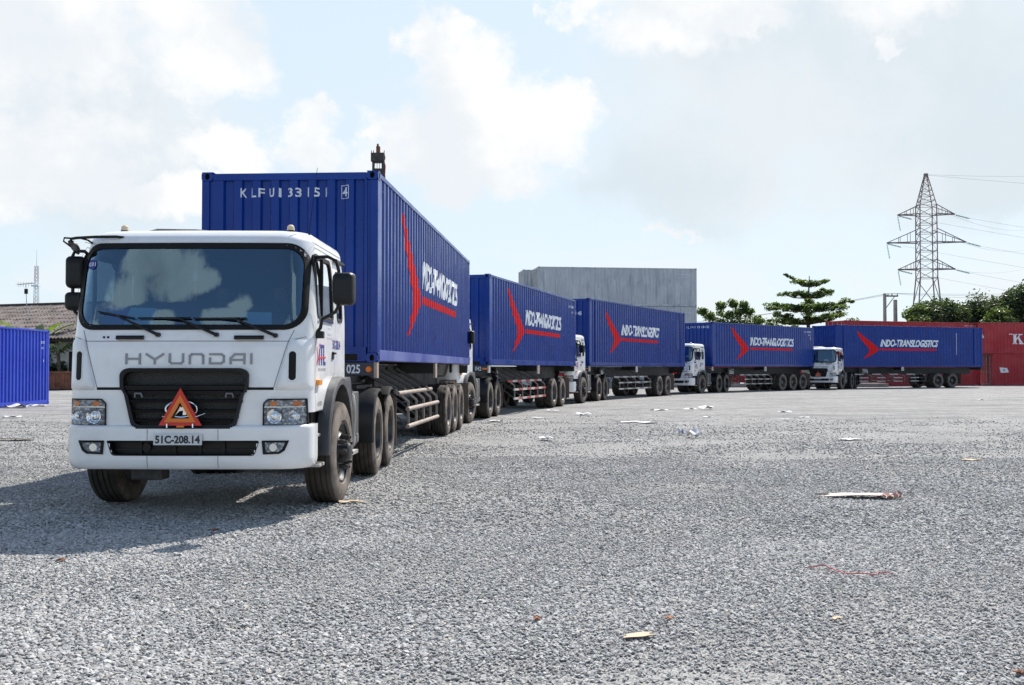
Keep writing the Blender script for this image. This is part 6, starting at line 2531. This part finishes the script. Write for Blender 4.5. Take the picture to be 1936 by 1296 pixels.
# ================================================================ LITTER ON THE GRAVEL
M['paper'] = plain('white_paper_scrap', (0.62, 0.625, 0.65), 0.85, var=0.06)
M['card'] = plain('weathered_cardboard', (0.50, 0.40, 0.28), 0.9, var=0.15)
M['pinkbag'] = plain('faded_pink_plastic', (0.50, 0.41, 0.37), 0.75, var=0.12)
M['redstring'] = plain('red_plastic_string', (0.42, 0.07, 0.07), 0.6)
M['whitestring'] = plain('white_plastic_string', (0.60, 0.60, 0.60), 0.6)
M['leafdry'] = plain('dry_orange_leaf', (0.26, 0.10, 0.045), 0.8)
M['plank'] = plain('old_dark_board', (0.09, 0.06, 0.045), 0.9, var=0.3)

def sheet(name, label, cat, px, py, w, d, h, mat, rz=0.0, group=None, seed=0, folds=2.0):
    """crumpled sheet lying on the stones"""
    g = random.Random(seed * 13 + 5)
    x, y = ground_at(px, py)
    nx_, ny_ = 9, 7
    ph = [g.uniform(0, 6.3) for _ in range(4)]
    rows = []
    for j in range(ny_):
        r = []
        for i in range(nx_):
            u, v = i / (nx_ - 1) - .5, j / (ny_ - 1) - .5
            z = .015 + h * (.5 + .5 * math.sin(folds * 3 * u + ph[0]) * math.cos(folds * 2.4 * v + ph[1])) * (.4 + .6 * abs(math.sin(3.1 * (u + v) + ph[2])))
            k = 1 + .25 * math.sin(5 * (u - v) + ph[3])
            r.append((u * w * k, v * d * (1 + .2 * math.sin(6 * u + ph[1])), z))
        rows.append(r)
    b = MB()
    b.rows(rows)
    b.rows([[(p[0], p[1], p[2] - .004) for p in r] for r in rows])
    o = b.build(name, mat, None, 40)
    o.location = (x, y, float(gh(x, y)) * (1 if y < 36 else 0))
    o.rotation_euler = (0, 0, rz)
    return tag(o, label, cat, group)
G1 = 'white paper scraps strewn on the gravel'
def size(px_w, py): return px_w * (2827 / max(py - 696, 6)) / 2019
for k, (px, py, pw, h, lab) in enumerate((
        (1289, 822, 14, .14, 'crumpled white paper left of the larger upright sheet in mid yard'),
        (1314, 826, 30, .24, 'largest crumpled white sheet standing up in mid yard'),
        (1032, 833, 22, .10, 'crumpled white paper nearest the leading trailer on open gravel'),
        (1208, 834, 15, .03, 'flat white scrap between two crumpled papers in mid yard'),
        (1194, 799, 36, .03, 'long flat white scrap, left of the pair before the third trailer'),
        (1225, 800, 34, .03, 'long flat white scrap, right of the pair before the third trailer'),
        (1336, 774, 24, .16, 'crumpled paper lump before the fourth truck'),
        (1303, 775, 22, .05, 'flat paper scrap just left of the lump before the fourth truck'),
        (1248, 776, 34, .04, 'long pale scrap in front of the third trailer wheels'),
        (1104, 786, 24, .10, 'pale tan-white lump in front of the second trailer'),
        (1045, 777, 26, .04, 'flat white paper near the second trailer wheels'),
        (936, 796, 24, .04, 'flat white paper by the drive wheels of the second truck'),
        (1017, 790, 18, .03, 'small flat scrap before the guard rails of the second trailer'),
        (1607, 833, 36, .04, 'flat white sheet alone on the gravel right of centre'),
        (1484, 781, 22, .05, 'flat white scrap before the three-axle trailer'),
        (1486, 794, 14, .03, 'tiny scrap just below the one before the three-axle trailer'),
        (1853, 758, 10, .08, 'small bluish-white scrap far right before the red containers'),
        (1337, 787, 16, .03, 'small flat scrap below the paper lump before the fourth truck'),
        (1880, 798, 8, .05, 'tiny pale scrap at the far right of the yard'),
        (1520, 789, 16, .03, 'thin scrap right of those before the three-axle trailer'),
        (35, 771, 40, .14, 'crumpled papers at the foot of the bright blue container, left one'),
        (75, 769, 26, .10, 'crumpled papers at the foot of the bright blue container, right one'),
        (24, 790, 26, .05, 'flat white scrap in front of the bright blue container'),
        (5, 759, 10, .10, 'white scrap beneath the bright blue container at the left edge'))):
    w = size(pw, py)
    sheet('paper_scrap', lab, 'paper', px, py, w, w * .8, h, M['paper'], (k * 1.3) % .7 - .35, G1, k)
sheet('plastic_bag', 'long pale pinkish plastic bag twisted on the gravel at the right', 'plastic bag', 1622, 936, .80, .26, .05, M['pinkbag'], -.04, None, 41, 1.0)
sheet('plastic_wad', 'reddish knotted end lying beside the pale plastic bag', 'plastic bag', 1685, 938, .22, .14, .08, plain('reddish_wad', (0.42, 0.24, 0.20), .7, var=.3), .2, None, 42, 3.0)
sheet('cardboard_piece', 'tan strip of cardboard in the front of the yard, bottom right of centre', 'cardboard', 1207, 1209, .16, .07, .006, M['card'], .35, None, 43, .4)
sheet('cardboard_piece', 'small tan scrap near the right edge of the yard', 'cardboard', 1838, 869, .30, .16, .03, M['card'], .1, None, 44)
sheet('cardboard_piece', 'small pale chip of card above the white string', 'cardboard', 1581, 1171, .07, .035, .012, M['card'], .8, None, 45)
sheet('paper_scrap', 'pale tan paper lying behind the leading truck wheel', 'paper', 663, 949, .22, .1, .02, M['card'], .1, G1, 46)
for k, (px, py, lab) in enumerate(((406, 1003, 'orange dry leaf in front of the leading truck'), (1265, 1176, 'rust coloured leaf right of the cardboard strip'),
                                   (1015, 1177, 'brown leaf left of the cardboard strip'), (1930, 1272, 'dark orange leaf at the lower right corner'), (115, 1062, 'brown leaf at the left edge of the front yard'))):
    sheet('dry_leaf', lab, 'leaf', px, py, .055, .035, .02, M['leafdry'], k * .9, 'dry leaves on the gravel', 50 + k)
sheet('board', 'dark warped board on the gravel at the left edge', 'board', 18, 834, .75, .28, .05, M['plank'], .05, None, 60, .7)
def string(name, label, pts, r, mat):
    w = [ground_at(*p) for p in pts]
    b = MB()
    g = random.Random(3)
    P = []
    for (a, b_), (c_, d) in zip(w, w[1:]):
        for k in range(5):
            t = k / 5
            x, y = a + (c_ - a) * t, b_ + (d - b_) * t
            P.append((x + g.uniform(-.006, .006), y + g.uniform(-.01, .01), float(gh(x, y)) + .028 + g.uniform(-.006, .008)))
    b.tube(P, r, 6)
    return tag(b.build(name, mat, None, 60), label, 'string')
string('red_string', 'red plastic string wriggling over the gravel at the right', [(1530, 1076), (1562, 1075), (1583, 1086), (1610, 1091), (1640, 1091), (1668, 1087), (1695, 1091)], .0042, M['redstring'])
string('white_string', 'thin white string curving over the gravel at the lower right', [(1660, 1212), (1700, 1210), (1740, 1208), (1780, 1212), (1830, 1227)], .003, M['whitestring'])
